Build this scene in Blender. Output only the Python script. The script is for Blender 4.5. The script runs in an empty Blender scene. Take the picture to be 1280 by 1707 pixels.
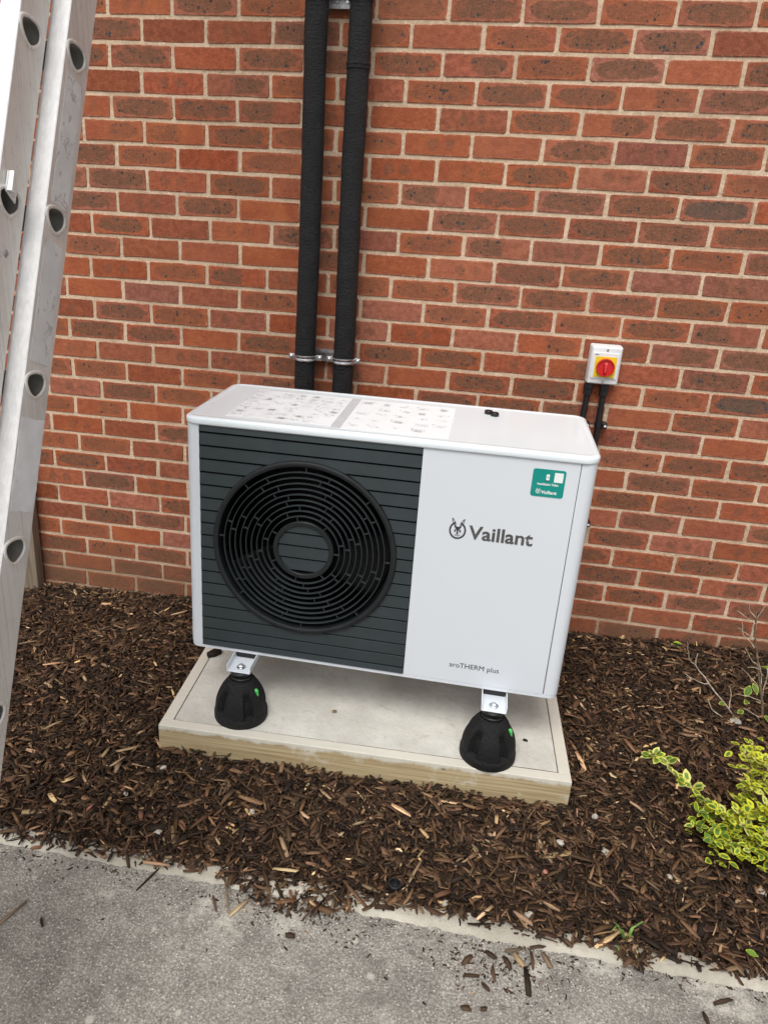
import bpy, bmesh, math, random
import numpy as np
from mathutils import Vector, Matrix, noise as mnoise

random.seed(11)
rng = np.random.default_rng(11)
R = math.radians
S = bpy.context.scene
COL = S.collection

# ------------------------------------------------------------------ camera
cam_d = bpy.data.cameras.new('camera')
cam = bpy.data.objects.new('camera', cam_d)
COL.objects.link(cam)
S.camera = cam
cam_d.sensor_fit = 'VERTICAL'
cam_d.sensor_height = 24.0
cam_d.lens = 1272.93 / 1707 * 24.0
cam_d.shift_x = 56.12 / 1707
cam_d.shift_y = -17.9 / 1707
cam_d.clip_start = 0.05
cam_d.clip_end = 400
_a, _b, _c = -0.1523, 0.3690, 0.0565


def cam_axes(a, b, c):
    cy, sy, cp, sp, cr, sr = math.cos(a), math.sin(a), math.cos(b), math.sin(b), math.cos(c), math.sin(c)
    f = Vector((sy * cp, cy * cp, -sp))
    r0 = Vector((cy, -sy, 0))
    u0 = r0.cross(f)
    return cr * r0 + sr * u0, -sr * r0 + cr * u0, f


_r, _u, _f = cam_axes(-0.15233, 0.36897, 0.05648)
mw = Matrix(((_r.x, _u.x, -_f.x, 0.2032), (_r.y, _u.y, -_f.y, -2.7601), (_r.z, _u.z, -_f.z, 1.5339), (0, 0, 0, 1)))
cam.matrix_world = mw

# ------------------------------------------------------------------ light
SUN_EL, SUN_AZ = 57.0, 190.0        # azimuth measured clockwise from +y; the wall faces -y
w = bpy.data.worlds.new('World')
S.world = w
w.use_nodes = True
nt = w.node_tree
nt.nodes.clear()
sky = nt.nodes.new('ShaderNodeTexSky')
sky.sky_type = 'NISHITA'
sky.sun_disc = False
sky.sun_elevation = R(SUN_EL)
sky.sun_rotation = R(SUN_AZ)
sky.air_density = 1.0
sky.dust_density = 4.0
sky.ozone_density = 1.0
hs = nt.nodes.new('ShaderNodeHueSaturation')
hs.inputs['Saturation'].default_value = 0.22
bg = nt.nodes.new('ShaderNodeBackground')
bg.inputs['Strength'].default_value = 0.112
wo = nt.nodes.new('ShaderNodeOutputWorld')
nt.links.new(sky.outputs[0], hs.inputs['Color'])
nt.links.new(hs.outputs[0], bg.inputs[0])
nt.links.new(bg.outputs[0], wo.inputs[0])
sl = bpy.data.lights.new('sun', 'SUN')
sl.energy = 1.5
sl.angle = R(30)
sl.color = (1.0, 0.965, 0.91)
so = bpy.data.objects.new('sun', sl)
COL.objects.link(so)
_d = Vector((math.sin(R(SUN_AZ)) * math.cos(R(SUN_EL)), math.cos(R(SUN_AZ)) * math.cos(R(SUN_EL)), math.sin(R(SUN_EL))))
so.rotation_euler = _d.to_track_quat('Z', 'Y').to_euler()
so.location = (0, -3, 6)
S.view_settings.view_transform = 'Standard'
S.view_settings.look = 'None'
S.view_settings.gamma = 1
S.view_settings.use_curve_mapping = False
S.view_settings.exposure = 0.35
S.render.engine = 'CYCLES'


# ------------------------------------------------------------------ node helpers
class T:
    def __init__(s, name):
        s.m = bpy.data.materials.new(name)
        s.m.use_nodes = True
        s.t = s.m.node_tree
        s.t.nodes.clear()
        s.out = s.t.nodes.new('ShaderNodeOutputMaterial')
        s.p = s.t.nodes.new('ShaderNodeBsdfPrincipled')
        s.t.links.new(s.p.outputs[0], s.out.inputs[0])

    def put(s, node, key, v):
        i = node.inputs[key]
        if isinstance(v, bpy.types.NodeSocket):
            s.t.links.new(v, i)
        elif isinstance(v, (tuple, list)) and i.type == 'RGBA' and len(v) == 3:
            i.default_value = (*v, 1)
        else:
            i.default_value = v

    def n(s, typ, ins=None, **props):
        nd = s.t.nodes.new(typ)
        for k, v in props.items():
            setattr(nd, k, v)
        for k, v in (ins or {}).items():
            s.put(nd, k, v)
        return nd

    def m2(s, op, a, b=0.0, c=0.0, clamp=False):
        return s.n('ShaderNodeMath', {0: a, 1: b, 2: c}, operation=op, use_clamp=clamp).outputs[0]

    def mul(s, a, b): return s.m2('MULTIPLY', a, b)
    def add(s, a, b): return s.m2('ADD', a, b)
    def sub(s, a, b): return s.m2('SUBTRACT', a, b)
    def gt(s, a, b): return s.m2('GREATER_THAN', a, b)

    def step(s, x, lo, hi, a=0.0, b=1.0):
        return s.n('ShaderNodeMapRange', {0: x, 1: lo, 2: hi, 3: a, 4: b}, interpolation_type='SMOOTHSTEP').outputs[0]

    def mix(s, f, a, b, blend='MIX'):
        nd = s.n('ShaderNodeMix', data_type='RGBA', blend_type=blend)
        s.put(nd, 0, f)
        s.put(nd, 6, a)
        s.put(nd, 7, b)
        return nd.outputs[2]

    def noise(s, vec, scale, detail=3.0, rough=0.55, dist=0.0):
        return s.n('ShaderNodeTexNoise', {'Vector': vec, 'Scale': scale, 'Detail': detail, 'Roughness': rough, 'Distortion': dist}).outputs[0]

    def vor(s, vec, scale, **k):
        return s.n('ShaderNodeTexVoronoi', {'Vector': vec, 'Scale': scale, 'Randomness': 1.0}, **k)

    def coord(s, which='Object'):
        return s.n('ShaderNodeTexCoord').outputs[which]

    def scale(s, vec, xyz):
        return s.n('ShaderNodeMapping', {'Vector': vec, 'Scale': xyz}).outputs[0]

    def sep(s, v):
        return s.n('ShaderNodeSeparateXYZ', {0: v}).outputs

    def comb(s, x, y, z):
        return s.n('ShaderNodeCombineXYZ', {0: x, 1: y, 2: z}).outputs[0]

    def bump(s, h, strength=0.3, dist=0.002):
        s.put(s.p, 'Normal', s.n('ShaderNodeBump', {'Height': h, 'Strength': strength, 'Distance': dist}).outputs[0])

    def set(s, **k):
        for a, b in k.items():
            s.put(s.p, {'col': 'Base Color', 'rough': 'Roughness', 'metal': 'Metallic', 'coat': 'Coat Weight', 'coatr': 'Coat Roughness', 'spec': 'Specular IOR Level', 'trans': 'Transmission Weight', 'sss': 'Subsurface Weight'}[a], b)
        return s


def simple(name, col, rough=0.5, metal=0.0, var=0.06, nscale=30, bump=0.0, bscale=300, coat=0.0, dist=0.001, spec=0.5, rvar=0.1):
    """a plain surface with faint uneven colour, gloss and grain"""
    t = T(name)
    c = t.coord()
    n1 = t.noise(c, nscale, 4)
    dark = tuple(v * (1 - var * 2) for v in col)
    lite = tuple(min(1, v * (1 + var * 2)) for v in col)
    t.set(col=t.mix(t.step(n1, 0.25, 0.75), dark, lite), metal=metal, coat=coat, spec=spec)
    t.set(rough=t.step(t.noise(c, nscale * 2.3, 3), 0.2, 0.8, max(0.02, rough - rvar), min(1, rough + rvar)))
    if bump:
        t.bump(t.noise(c, bscale, 3), bump, dist)
    return t.m


# ------------------------------------------------------------------ mesh helpers
class MB:
    def __init__(s):
        s.v, s.f, s.uv = [], [], None

    def add(s, vs, fs):
        b = len(s.v)
        s.v += [tuple(p) for p in vs]
        s.f += [tuple(i + b for i in f) for f in fs]
        return s

    def box(s, x0, x1, y0, y1, z0, z1):
        return s.add([(x0, y0, z0), (x1, y0, z0), (x1, y1, z0), (x0, y1, z0), (x0, y0, z1), (x1, y0, z1), (x1, y1, z1), (x0, y1, z1)],
                     [(3, 2, 1, 0), (4, 5, 6, 7), (0, 1, 5, 4), (1, 2, 6, 5), (2, 3, 7, 6), (3, 0, 4, 7)])

    def loft(s, rings, close=True, cap0=False, cap1=False):
        n = len(rings[0])
        vs = [p for r in rings for p in r]
        fs = []
        for i in range(len(rings) - 1):
            for j in range(n if close else n - 1):
                k = (j + 1) % n
                fs.append((i * n + j, i * n + k, (i + 1) * n + k, (i + 1) * n + j))
        if cap0: fs.append(tuple(range(n))[::-1])
        if cap1: fs.append(tuple((len(rings) - 1) * n + j for j in range(n)))
        return s.add(vs, fs)

    def tube(s, path, r, n=12, cap=True):
        path = [Vector(p) for p in path]
        rad = r if isinstance(r, (list, tuple)) else [r] * len(path)
        rings = []
        up = None
        for i, p in enumerate(path):
            d = (path[min(i + 1, len(path) - 1)] - path[max(i - 1, 0)]).normalized()
            if up is None:
                up = d.orthogonal().normalized()
            up = (up - d * up.dot(d)).normalized()
            b = d.cross(up)
            rings.append([p + (up * math.cos(2 * math.pi * j / n) + b * math.sin(2 * math.pi * j / n)) * rad[i] for j in range(n)])
        return s.loft(rings, True, cap, cap)

    def lathe(s, prof, n=48, axis='z', c=(0, 0, 0), closed=False, mod=None):
        """prof: (radius, height) pairs turned round the axis through c"""
        rings = []
        for r, h in prof:
            ring = []
            for j in range(n):
                a = 2 * math.pi * j / n
                rr = r if mod is None else mod(r, h, a)
                x, y = rr * math.cos(a), rr * math.sin(a)
                ring.append((c[0] + x, c[1] + y, c[2] + h) if axis == 'z' else (c[0] + x, c[1] + h, c[2] + y) if axis == 'y' else (c[0] + h, c[1] + x, c[2] + y))
            rings.append(ring)
        if closed:
            rings.append(rings[0])
        return s.loft(rings, True, not closed and prof[0][0] > 0, not closed and prof[-1][0] > 0)

    def build(s, name, mat, parent=None, smooth=None, bevel=0, loc=None, seg=2, solid=0, off=-1.0):
        me = bpy.data.meshes.new(name)
        me.from_pydata(s.v, [], s.f)
        me.update()
        if mat is not None:
            me.materials.append(mat)
        bm = bmesh.new()
        bm.from_mesh(me)
        bmesh.ops.remove_doubles(bm, verts=bm.verts, dist=1e-6)
        bmesh.ops.recalc_face_normals(bm, faces=bm.faces)
        bm.to_mesh(me)
        bm.free()
        return finish(name, me, parent, smooth, bevel, loc, seg, solid, off)


def finish(name, me, parent=None, smooth=None, bevel=0, loc=None, seg=2, solid=0, off=-1.0):
    ob = bpy.data.objects.new(name, me)
    COL.objects.link(ob)
    if parent is not None:
        ob.parent = parent
    if loc is not None:
        ob.location = loc
    if smooth:
        me.polygons.foreach_set('use_smooth', [True] * len(me.polygons))
        try:
            me.set_sharp_from_angle(angle=R(smooth))
        except Exception:
            pass
    if solid:
        md = ob.modifiers.new('thickness', 'SOLIDIFY')
        md.thickness = solid
        md.offset = off
    if bevel:
        md = ob.modifiers.new('bevel', 'BEVEL')
        md.width = bevel
        md.segments = seg
        md.limit_method = 'ANGLE'
        md.angle_limit = R(40)
    return ob


def tag(o, label=None, cat=None, group=None, kind=None):
    if label: o['label'] = label
    if cat: o['category'] = cat
    if group: o['group'] = group
    if kind: o['kind'] = kind
    return o


def empty(name, loc, rz=0.0):
    o = bpy.data.objects.new(name, None)
    COL.objects.link(o)
    o.location = loc
    o.rotation_euler = (0, 0, rz)
    o.empty_display_size = 0.05
    return o


def kids(o):
    return [c for c in bpy.data.objects if c.parent == o]


def copy_tree(o, parent=None):
    c = o.copy()
    COL.objects.link(c)
    c.parent = parent
    for ch in kids(o):
        if ch is not c:
            copy_tree(ch, c)
    return c


def rrect(x0, y0, x1, y1, r, n=6):
    pts = []
    for cx, cy, a0 in ((x1 - r, y0 + r, -90), (x1 - r, y1 - r, 0), (x0 + r, y1 - r, 90), (x0 + r, y0 + r, 180)):
        for i in range(n + 1):
            a = R(a0 + 90 * i / n)
            pts.append((cx + r * math.cos(a), cy + r * math.sin(a)))
    return pts


def text_mesh(body, mat, name, parent, u0, w0, width, height, y, bold=0.0, ref='V'):
    """raised lettering on the front panel: u to the right, w up, facing -y. height = cap height"""
    def raw(t):
        cu = bpy.data.curves.new('lettering', 'FONT')
        cu.body = t
        cu.size = 1.0
        cu.offset = bold
        cu.resolution_u = 3
        ob = bpy.data.objects.new('lettering', cu)
        COL.objects.link(ob)
        dg = bpy.context.evaluated_depsgraph_get()
        me = bpy.data.meshes.new_from_object(ob.evaluated_get(dg))
        bpy.data.objects.remove(ob)
        bpy.data.curves.remove(cu)
        return me
    cap = max(v.co.y for v in raw(ref).vertices)
    me = raw(body)
    xs = [v.co.x for v in me.vertices]
    sx = width / (max(xs) - min(xs))
    sz = height / cap
    x0 = min(xs)
    for v in me.vertices:
        v.co = ((v.co.x - x0) * sx + u0, y, v.co.y * sz + w0)
    me.name = name
    me.materials.clear()
    me.materials.append(mat)
    bm = bmesh.new(); bm.from_mesh(me)
    for f in bm.faces:
        if f.normal.y > 0: f.normal_flip()
    bm.to_mesh(me); bm.free()
    return finish(name, me, parent)


# ------------------------------------------------------------------ materials
def brick_material(name, per_object):
    t = T(name)
    uv = t.n('ShaderNodeUVMap', uv_map='face').outputs[0]
    ux, vz, _ = t.sep(uv)
    if per_object:
        colr = t.n('ShaderNodeObjectInfo').outputs['Color']
    else:
        colr = t.n('ShaderNodeVertexColor', layer_name='kind').outputs[0]
    typ, seed, tone = [t.n('ShaderNodeSeparateColor', {0: colr}).outputs[i] for i in range(3)]
    p = t.comb(ux, vz, t.mul(seed, 7.3))
    nb = t.noise(p, 55, 5, .6)
    nf = t.noise(p, 260, 4, .65)
    nl = t.noise(p, 17, 4, .6)
    a1 = t.m2('POWER', t.m2('ABSOLUTE', t.m2('DIVIDE', ux, .094)), 3.2)
    a2 = t.m2('POWER', t.m2('ABSOLUTE', t.m2('DIVIDE', vz, .0262)), 3.0)
    d = t.add(t.add(a1, a2), t.mul(t.sub(nb, .5), 1.15))
    d = t.add(d, t.mul(t.sub(nl, .5), .9))
    oval = t.step(t.add(d, t.mul(t.sub(seed, .5), .35)), .68, 1.14, 1.0, 0.0)
    ringm = t.mul(t.step(d, .9, 1.1), t.step(d, 1.15, 1.4, 1.0, 0.0))
    sgn = t.sub(t.mul(t.gt(seed, .5), 2.0), 1.0)
    half = t.step(t.add(t.mul(ux, sgn), t.mul(t.sub(nl, .5), .08)), -.026, -.002)
    # two round kiss marks
    def spot(cx, r):
        ox = t.sub(ux, t.add(cx, t.mul(t.sub(seed, .5), .05)))
        dd = t.m2('SQRT', t.add(t.mul(ox, ox), t.mul(vz, vz)))
        return t.step(t.add(dd, t.mul(t.sub(nb, .5), .02)), r - .005, r + .003, 1.0, 0.0)
    spots = t.m2('MAXIMUM', spot(-.026, .02), spot(.03, .018))
    isdark = t.gt(typ, .88)
    isfull = t.gt(typ, .62)
    g4 = t.gt(typ, .37)
    ishalf = t.sub(g4, isfull)
    isspot = t.sub(t.gt(typ, .12), g4)
    mask = t.add(t.add(t.mul(oval, isfull), t.mul(t.mul(oval, half), ishalf)), t.mul(t.mul(spots, isspot), .6))
    red = t.mix(t.step(nb, .3, .7), (.250, .070, .035), (.400, .116, .058))
    wv = t.n('ShaderNodeHueSaturation', {'Hue': t.add(.5, t.mul(t.sub(t.m2('FRACT', t.mul(seed, 13.7)), .5), .007)), 'Saturation': t.add(.87, t.mul(t.m2('FRACT', t.mul(seed, 29.3)), .18)), 'Value': t.add(.80, t.mul(t.m2('FRACT', t.mul(seed, 7.9)), .38)), 'Color': red}).outputs[0]
    red = t.mix(tone, wv, t.mix(t.step(nl, .3, .7), (.45, .135, .052), (.35, .092, .042)))
    brown = t.mix(t.step(nf, .3, .72), (.108, .053, .031), (.272, .131, .077))
    brown = t.mix(t.add(.05, t.mul(t.step(nb, .44, .70), .34)), brown, red)
    brown = t.mix(t.mul(t.gt(tone, .55), .35), brown, red)
    brown = t.mix(t.mul(isdark, .85), brown, t.mix(nb, (.07, .053, .042), (.15, .112, .085)))
    c = t.mix(t.mul(mask, t.step(nl, .1, .6, .5, .95)), red, brown)
    rg = t.mul(t.mul(t.mul(ringm, t.add(isfull, t.mul(ishalf, half))), t.step(nl, .42, .6)), .26)
    c = t.mix(rg, c, (.46, .20, .14))
    mot = t.noise(p, 420, 3, .7)
    c = t.mix(t.step(mot, .3, .75), t.mix(1.0, c, (.74, .72, .70), 'MULTIPLY'), t.mix(1.0, c, (1.18, 1.2, 1.22), 'MULTIPLY'))
    # blue black iron specks
    vo = t.vor(p, 95)
    rs = t.n('ShaderNodeSeparateColor', {0: vo.outputs['Color']}).outputs
    sz = t.mul(t.m2('POWER', rs[0], 2.2), .60)
    sp = t.mul(t.step(t.sub(vo.outputs['Distance'], t.mul(sz, t.add(.45, nf))), -.06, .05, 1.0, 0.0), t.gt(rs[1], t.sub(.84, t.mul(mask, .52))))
    sp = t.mul(sp, t.step(t.noise(p, 20, 2), .38, .55))
    sp = t.mul(sp, t.add(.12, t.mul(mask, .88)))
    c = t.mix(t.mul(sp, .9), c, t.mix(rs[2], (.028, .026, .026), (.045, .06, .068)))
    vo2 = t.vor(p, 240)
    sp2 = t.mul(t.step(vo2.outputs['Distance'], .12, .24, 1.0, 0.0), t.gt(t.n('ShaderNodeSeparateColor', {0: vo2.outputs['Color']}).outputs[0], .72))
    c = t.mix(t.mul(sp2, t.add(.15, t.mul(mask, .6))), c, (.05, .032, .024))
    # pale mortar smears at the arrises
    edge = t.m2('MAXIMUM', t.step(t.m2('ABSOLUTE', ux), .099, .107), t.step(t.m2('ABSOLUTE', vz), .0270, .0330))
    sm = t.mul(edge, t.step(t.noise(p, 62, 5, .75), .47, .64))
    c = t.mix(t.mul(sm, .72), c, (.53, .385, .275))
    scuff = t.step(t.noise(t.comb(ux, vz, t.add(t.mul(seed, 3.1), 4.0)), 120, 5, .75), .62, .72)
    c = t.mix(t.mul(scuff, .35), c, (.52, .34, .25))
    # splash-back dirt just above the ground
    wz = t.sep(t.n('ShaderNodeNewGeometry').outputs['Position'])[2]
    dirt = t.mul(t.step(t.add(wz, t.mul(t.sub(nl, .5), .12)), -.03, .2, 1.0, 0.0), .55)
    c = t.mix(dirt, c, (.15, .085, .05))
    t.set(col=c, rough=t.step(nf, .2, .8, .72, .95), spec=.25)
    h = t.add(t.add(t.mul(nf, .5), t.mul(nb, .9)), t.mul(t.mul(sp2, -1.0), .35))
    crk = t.noise(t.scale(p, (18, 70, 1)), 1.0, 4, .7, 1.0)
    t.bump(t.add(h, t.mul(t.step(crk, .62, .74), -.35)), .7, .0048)
    return t.m


M_BRICK = brick_material('brick_face', True)
M_BRICKS = brick_material('brick_faces', False)

t = T('mortar')
c = t.coord()
n1, n2 = t.noise(c, 9, 4), t.noise(c, 140, 5, .7)
mc = t.mix(t.step(n1, .3, .7), (.50, .365, .25), (.67, .505, .365))
mc = t.mix(t.step(n2, .45, .75), mc, (.78, .635, .475))
mc = t.mix(t.mul(t.step(t.noise(c, 60, 3), .6, .7), .4), mc, (.34, .22, .14))
wz = t.sep(t.n('ShaderNodeNewGeometry').outputs['Position'])[2]
mc = t.mix(t.mul(t.step(t.add(wz, t.mul(t.sub(n1, .5), .12)), -.03, .18, 1.0, 0.0), .6), mc, (.22, .14, .085))
t.set(col=mc, rough=.95, spec=.15)
t.bump(t.add(t.mul(t.noise(c, 38, 4, .6), 1.6), n2), .6, .005)
M_MORTAR = t.m

t = T('bark_chips')
u = t.n('ShaderNodeUVMap', uv_map='grain').outputs[0]
vc = t.n('ShaderNodeVertexColor', layer_name='tint').outputs[0]
st = t.noise(t.scale(u, (9, 320, 1)), 1.0, 4, .65, .4)
mo = t.noise(u, 60, 3)
cc = t.mix(t.step(st, .3, .72), t.mix(1.0, vc, (.52, .50, .48), 'MULTIPLY'), t.mix(1.0, vc, (1.35, 1.32, 1.30), 'MULTIPLY'))
cc = t.mix(t.mul(t.step(mo, .55, .75), .35), cc, (.045, .028, .018))
t.set(col=cc, rough=t.step(st, .2, .8, .58, .88), spec=.3)
t.bump(st, .6, .0015)
M_BARK = t.m

t = T('dark_soil')
c = t.coord()
n1 = t.noise(c, 60, 5, .7)
t.set(col=t.mix(n1, (.018, .011, .007), (.06, .036, .022)), rough=.95, spec=.15)
t.bump(n1, .9, .01)
M_SOIL = t.m

t = T('old_tarmac')
c = t.coord()
n1 = t.noise(c, 3.4, 5, .65)
n2 = t.noise(c, 16, 5, .65)
n3 = t.noise(c, 170, 4, .7)
base = t.mix(t.step(n1, .3, .7), (.295, .282, .254), (.43, .412, .372))
base = t.mix(t.step(n2, .35, .75), base, (.54, .515, .465))
base = t.mix(t.step(n3, .4, .7), t.mix(1.0, base, (.46, .45, .44), 'MULTIPLY'), base)
v1 = t.vor(c, 150)
r1 = t.n('ShaderNodeSeparateColor', {0: v1.outputs['Color']}).outputs
gr = t.mul(t.step(v1.outputs['Distance'], .22, .40, 1.0, 0.0), t.gt(r1[0], .55))
base = t.mix(t.mul(gr, .75), base, t.mix(r1[1], (.42, .385, .33), (.78, .74, .66)))
v2 = t.vor(c, 190)
r2 = t.n('ShaderNodeSeparateColor', {0: v2.outputs['Color']}).outputs
dk = t.mul(t.step(v2.outputs['Distance'], .2, .42, 1.0, 0.0), t.gt(r2[0], .72))
base = t.mix(t.mul(dk, .75), base, (.085, .08, .072))
v3 = t.vor(c, 62)
r3 = t.n('ShaderNodeSeparateColor', {0: v3.outputs['Color']}).outputs
wsp = t.mul(t.step(t.add(v3.outputs['Distance'], t.mul(t.sub(n3, .5), .3)), .10, .20, 1.0, 0.0), t.gt(r3[0], .80))
base = t.mix(t.mul(wsp, .7), base, (.68, .65, .58))
# cement smears near the edging
yy = t.sep(c)[1]
near = t.step(t.add(yy, t.mul(t.sub(n1, .5), .25)), -1.62, -1.47)
sm = t.mul(t.step(t.noise(c, 11, 6, .72), .52, .70), t.add(.25, t.mul(near, .75)))
base = t.mix(t.mul(sm, .62), base, (.66, .63, .55))
st = t.step(t.noise(t.comb(t.sep(c)[0], yy, 5.0), 7, 5, .7), .56, .70)
base = t.mix(t.mul(st, .42), base, (.13, .122, .11))
v4 = t.vor(c, 24)
r4 = t.n('ShaderNodeSeparateColor', {0: v4.outputs['Color']}).outputs
bl = t.mul(t.step(t.add(v4.outputs['Distance'], t.mul(t.sub(n2, .5), .5)), .12, .26, 1.0, 0.0), t.gt(r4[0], .80))
base = t.mix(t.mul(bl, .6), base, t.mix(t.gt(r4[1], .5), (.62, .59, .52), (.12, .112, .10)))
t.set(col=base, rough=.9, spec=.3)
t.bump(t.add(t.add(t.mul(n3, .7), t.mul(gr, .5)), t.mul(n2, .7)), .75, .004)
M_PATH = t.m


def concrete(name, lo, hi, stain, stain_amt=.4, bumpd=.003):
    t = T(name)
    c = t.coord()
    n1, n2, n3 = t.noise(c, 4, 5, .6), t.noise(c, 40, 5, .65), t.noise(c, 260, 3, .6)
    b = t.mix(t.step(n1, .3, .7), lo, hi)
    b = t.mix(t.mul(t.step(n2, .5, .75), .35), b, stain)
    b = t.mix(t.mul(t.step(t.noise(t.scale(c, (1, 1.8, 1)), 7, 4, .7, .4), .6, .72), stain_amt), b, stain)
    v = t.vor(c, 150)
    b = t.mix(t.mul(t.mul(t.step(v.outputs['Distance'], .1, .22, 1.0, 0.0), t.gt(t.n('ShaderNodeSeparateColor', {0: v.outputs['Color']}).outputs[0], .84)), .55), b, tuple(x * .35 for x in stain))
    b = t.mix(t.mul(t.step(n3, .5, .8), .25), b, hi)
    t.set(col=b, rough=.88, spec=.3)
    t.bump(t.add(t.mul(n2, 1.2), t.mul(n3, .6)), .45, bumpd)
    return t.m


M_SLAB = concrete('cast_concrete', (.50, .485, .435), (.70, .685, .63), (.385, .355, .295), .6, .005)
M_KERB = concrete('edging_concrete', (.36, .335, .275), (.56, .525, .45), (.22, .195, .145), .75, .012)


def timber(name, a, b, smear=None, axis_scale=(3, 60, 90)):
    t = T(name)
    c = t.coord()
    g = t.noise(t.scale(c, axis_scale), 1.0, 4, .6, .6)
    g2 = t.noise(t.scale(c, (axis_scale[0] * 6, axis_scale[1] * 3, axis_scale[2] * 3)), 1.0, 3, .6)
    b0 = t.mix(t.step(g, .3, .7), a, b)
    b0 = t.mix(t.mul(t.step(g2, .5, .8), .4), b0, tuple(v * .6 for v in a))
    v = t.vor(t.scale(c, (1, 2.2, 2.2)), 9)
    k = t.mul(t.step(v.outputs['Distance'], .05, .13, 1.0, 0.0), t.gt(t.n('ShaderNodeSeparateColor', {0: v.outputs['Color']}).outputs[0], .6))
    b0 = t.mix(t.mul(k, .8), b0, tuple(v * .28 for v in a))
    if smear:
        n = t.noise(c, 12, 6, .7)
        z = t.sep(c)[2]
        amt = t.m2('MAXIMUM', t.step(t.add(z, t.mul(t.sub(n, .5), .06)), -.020, -.006), t.mul(t.step(n, .56, .7), .6))
        b0 = t.mix(t.mul(amt, .94), b0, t.mix(n, smear, tuple(v * 1.25 for v in smear)))
    t.set(col=b0, rough=.85, spec=.25)
    t.bump(g, .5, .002)
    return t.m


M_PINE = timber('treated_pine', (.33, .245, .13), (.54, .44, .27), (.56, .54, .475), (2, 90, 150))
M_POST = timber('weathered_timber', (.16, .125, .09), (.30, .245, .185), None, (60, 60, 3))
M_WHITE = simple('white_powder_coat', (.685, .725, .775), .38, var=.003, nscale=3, coat=.1, rvar=.01)
M_LID = simple('gloss_white_lid', (.80, .87, .91), .13, var=.004, nscale=3, rvar=.02, spec=.32)
M_SLAT = simple('anthracite_panel', (.026, .036, .040), .42, var=.05, nscale=12, bump=.08, bscale=900)
M_GRILLE = simple('anthracite_grille', (.008, .0105, .012), .5, var=.06, nscale=20, bump=.05, bscale=900)
M_RING = simple('grille_ring_plastic', (.030, .037, .040), .38, var=.06, nscale=20)
M_BLACK = simple('black_void_plastic', (.003, .0032, .0035), .85, var=.05, spec=.1)
M_FAN = simple('fan_plastic', (.0035, .0038, .004), .7, var=.05, spec=.15)
M_GREY = simple('dark_grey_print', (.045, .045, .047), .35, var=.04)
M_SILVERP = simple('shiny_dark_lettering', (.13, .13, .13), .3, metal=.45, var=.1, nscale=12, rvar=.08)
M_TEAL = simple('teal_sticker', (.0, .265, .225), .4, var=.02)
M_PRINTW = simple('white_print', (.82, .86, .85), .5, var=.01)
M_PAPER = simple('instruction_paper', (.85, .89, .915), .55, var=.012, nscale=9)
M_PRINTG = simple('grey_print', (.22, .225, .235), .6, var=.05)
M_PRINTL = simple('light_grey_print', (.56, .575, .59), .6, var=.03)
M_ISO = simple('isolator_white', (.74, .74, .75), .35, var=.012)
M_YEL = simple('yellow_plate', (.80, .56, .015), .4, var=.02)
M_RED = simple('red_knob', (.60, .012, .016), .32, var=.04, coat=.3)
M_REDL = simple('red_marking', (.80, .10, .10), .4, var=.03)
M_BLUE = simple('blue_print', (.06, .12, .4), .5)
M_CONDUIT = simple('black_conduit', (.011, .011, .012), .38, var=.1, bump=.06)
M_ZINC = simple('zinc_plated_steel', (.62, .64, .66), .26, metal=1.0, var=.06, nscale=60)
M_STRUT = simple('galvanised_strut', (.50, .51, .52), .38, metal=.9, var=.1, nscale=40)
M_STONE = simple('pale_stone', (.44, .41, .35), .8, var=.18, nscale=60, bump=.4, bscale=200)
M_PINKST = simple('reddish_stone', (.42, .17, .12), .8, var=.15, nscale=60, bump=.4, bscale=200)

t = T('pipe_foam')
c = t.coord()
n1, n2 = t.noise(t.scale(c, (1, 1, .5)), 320, 4, .7), t.noise(c, 26, 4)
b = t.mix(t.step(n2, .3, .7), (.007, .007, .008), (.014, .014, .0155))
b = t.mix(t.mul(t.step(n1, .58, .78), .5), b, (.06, .06, .066))
v = t.vor(c, 42)
b = t.mix(t.mul(t.step(v.outputs['Distance'], .03, .07, 1.0, 0.0), .7), b, (.25, .24, .23))
t.set(col=b, rough=.62, spec=.4)
t.bump(t.add(n1, t.mul(t.noise(t.scale(c, (1, 1, 3.0)), 60, 4, .7), 1.6)), .9, .005)
M_FOAM = t.m

t = T('recycled_rubber')
c = t.coord()
v = t.vor(c, 260)
n1 = t.noise(c, 420, 3)
b = t.mix(t.n('ShaderNodeSeparateColor', {0: v.outputs['Color']}).outputs[0], (.004, .004, .0045), (.013, .013, .0135))
b = t.mix(t.mul(t.step(n1, .62, .75), .6), b, (.06, .06, .06))
t.set(col=b, rough=.7, spec=.3)
t.bump(t.add(v.outputs['Distance'], n1), .7, .0022)
M_RUBBER = t.m
M_RUBBERS = simple('smooth_rubber', (.008, .008, .0085), .45, var=.1)

t = T('green_vial')
t.set(col=(.05, .62, .10), rough=.12, trans=.25, coat=.5)
t.put(t.p, 'Base Color', t.mix(t.step(t.noise(t.coord(), 90, 2), .3, .7), (.03, .50, .07), (.16, .78, .22)))
M_VIAL = t.m

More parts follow.
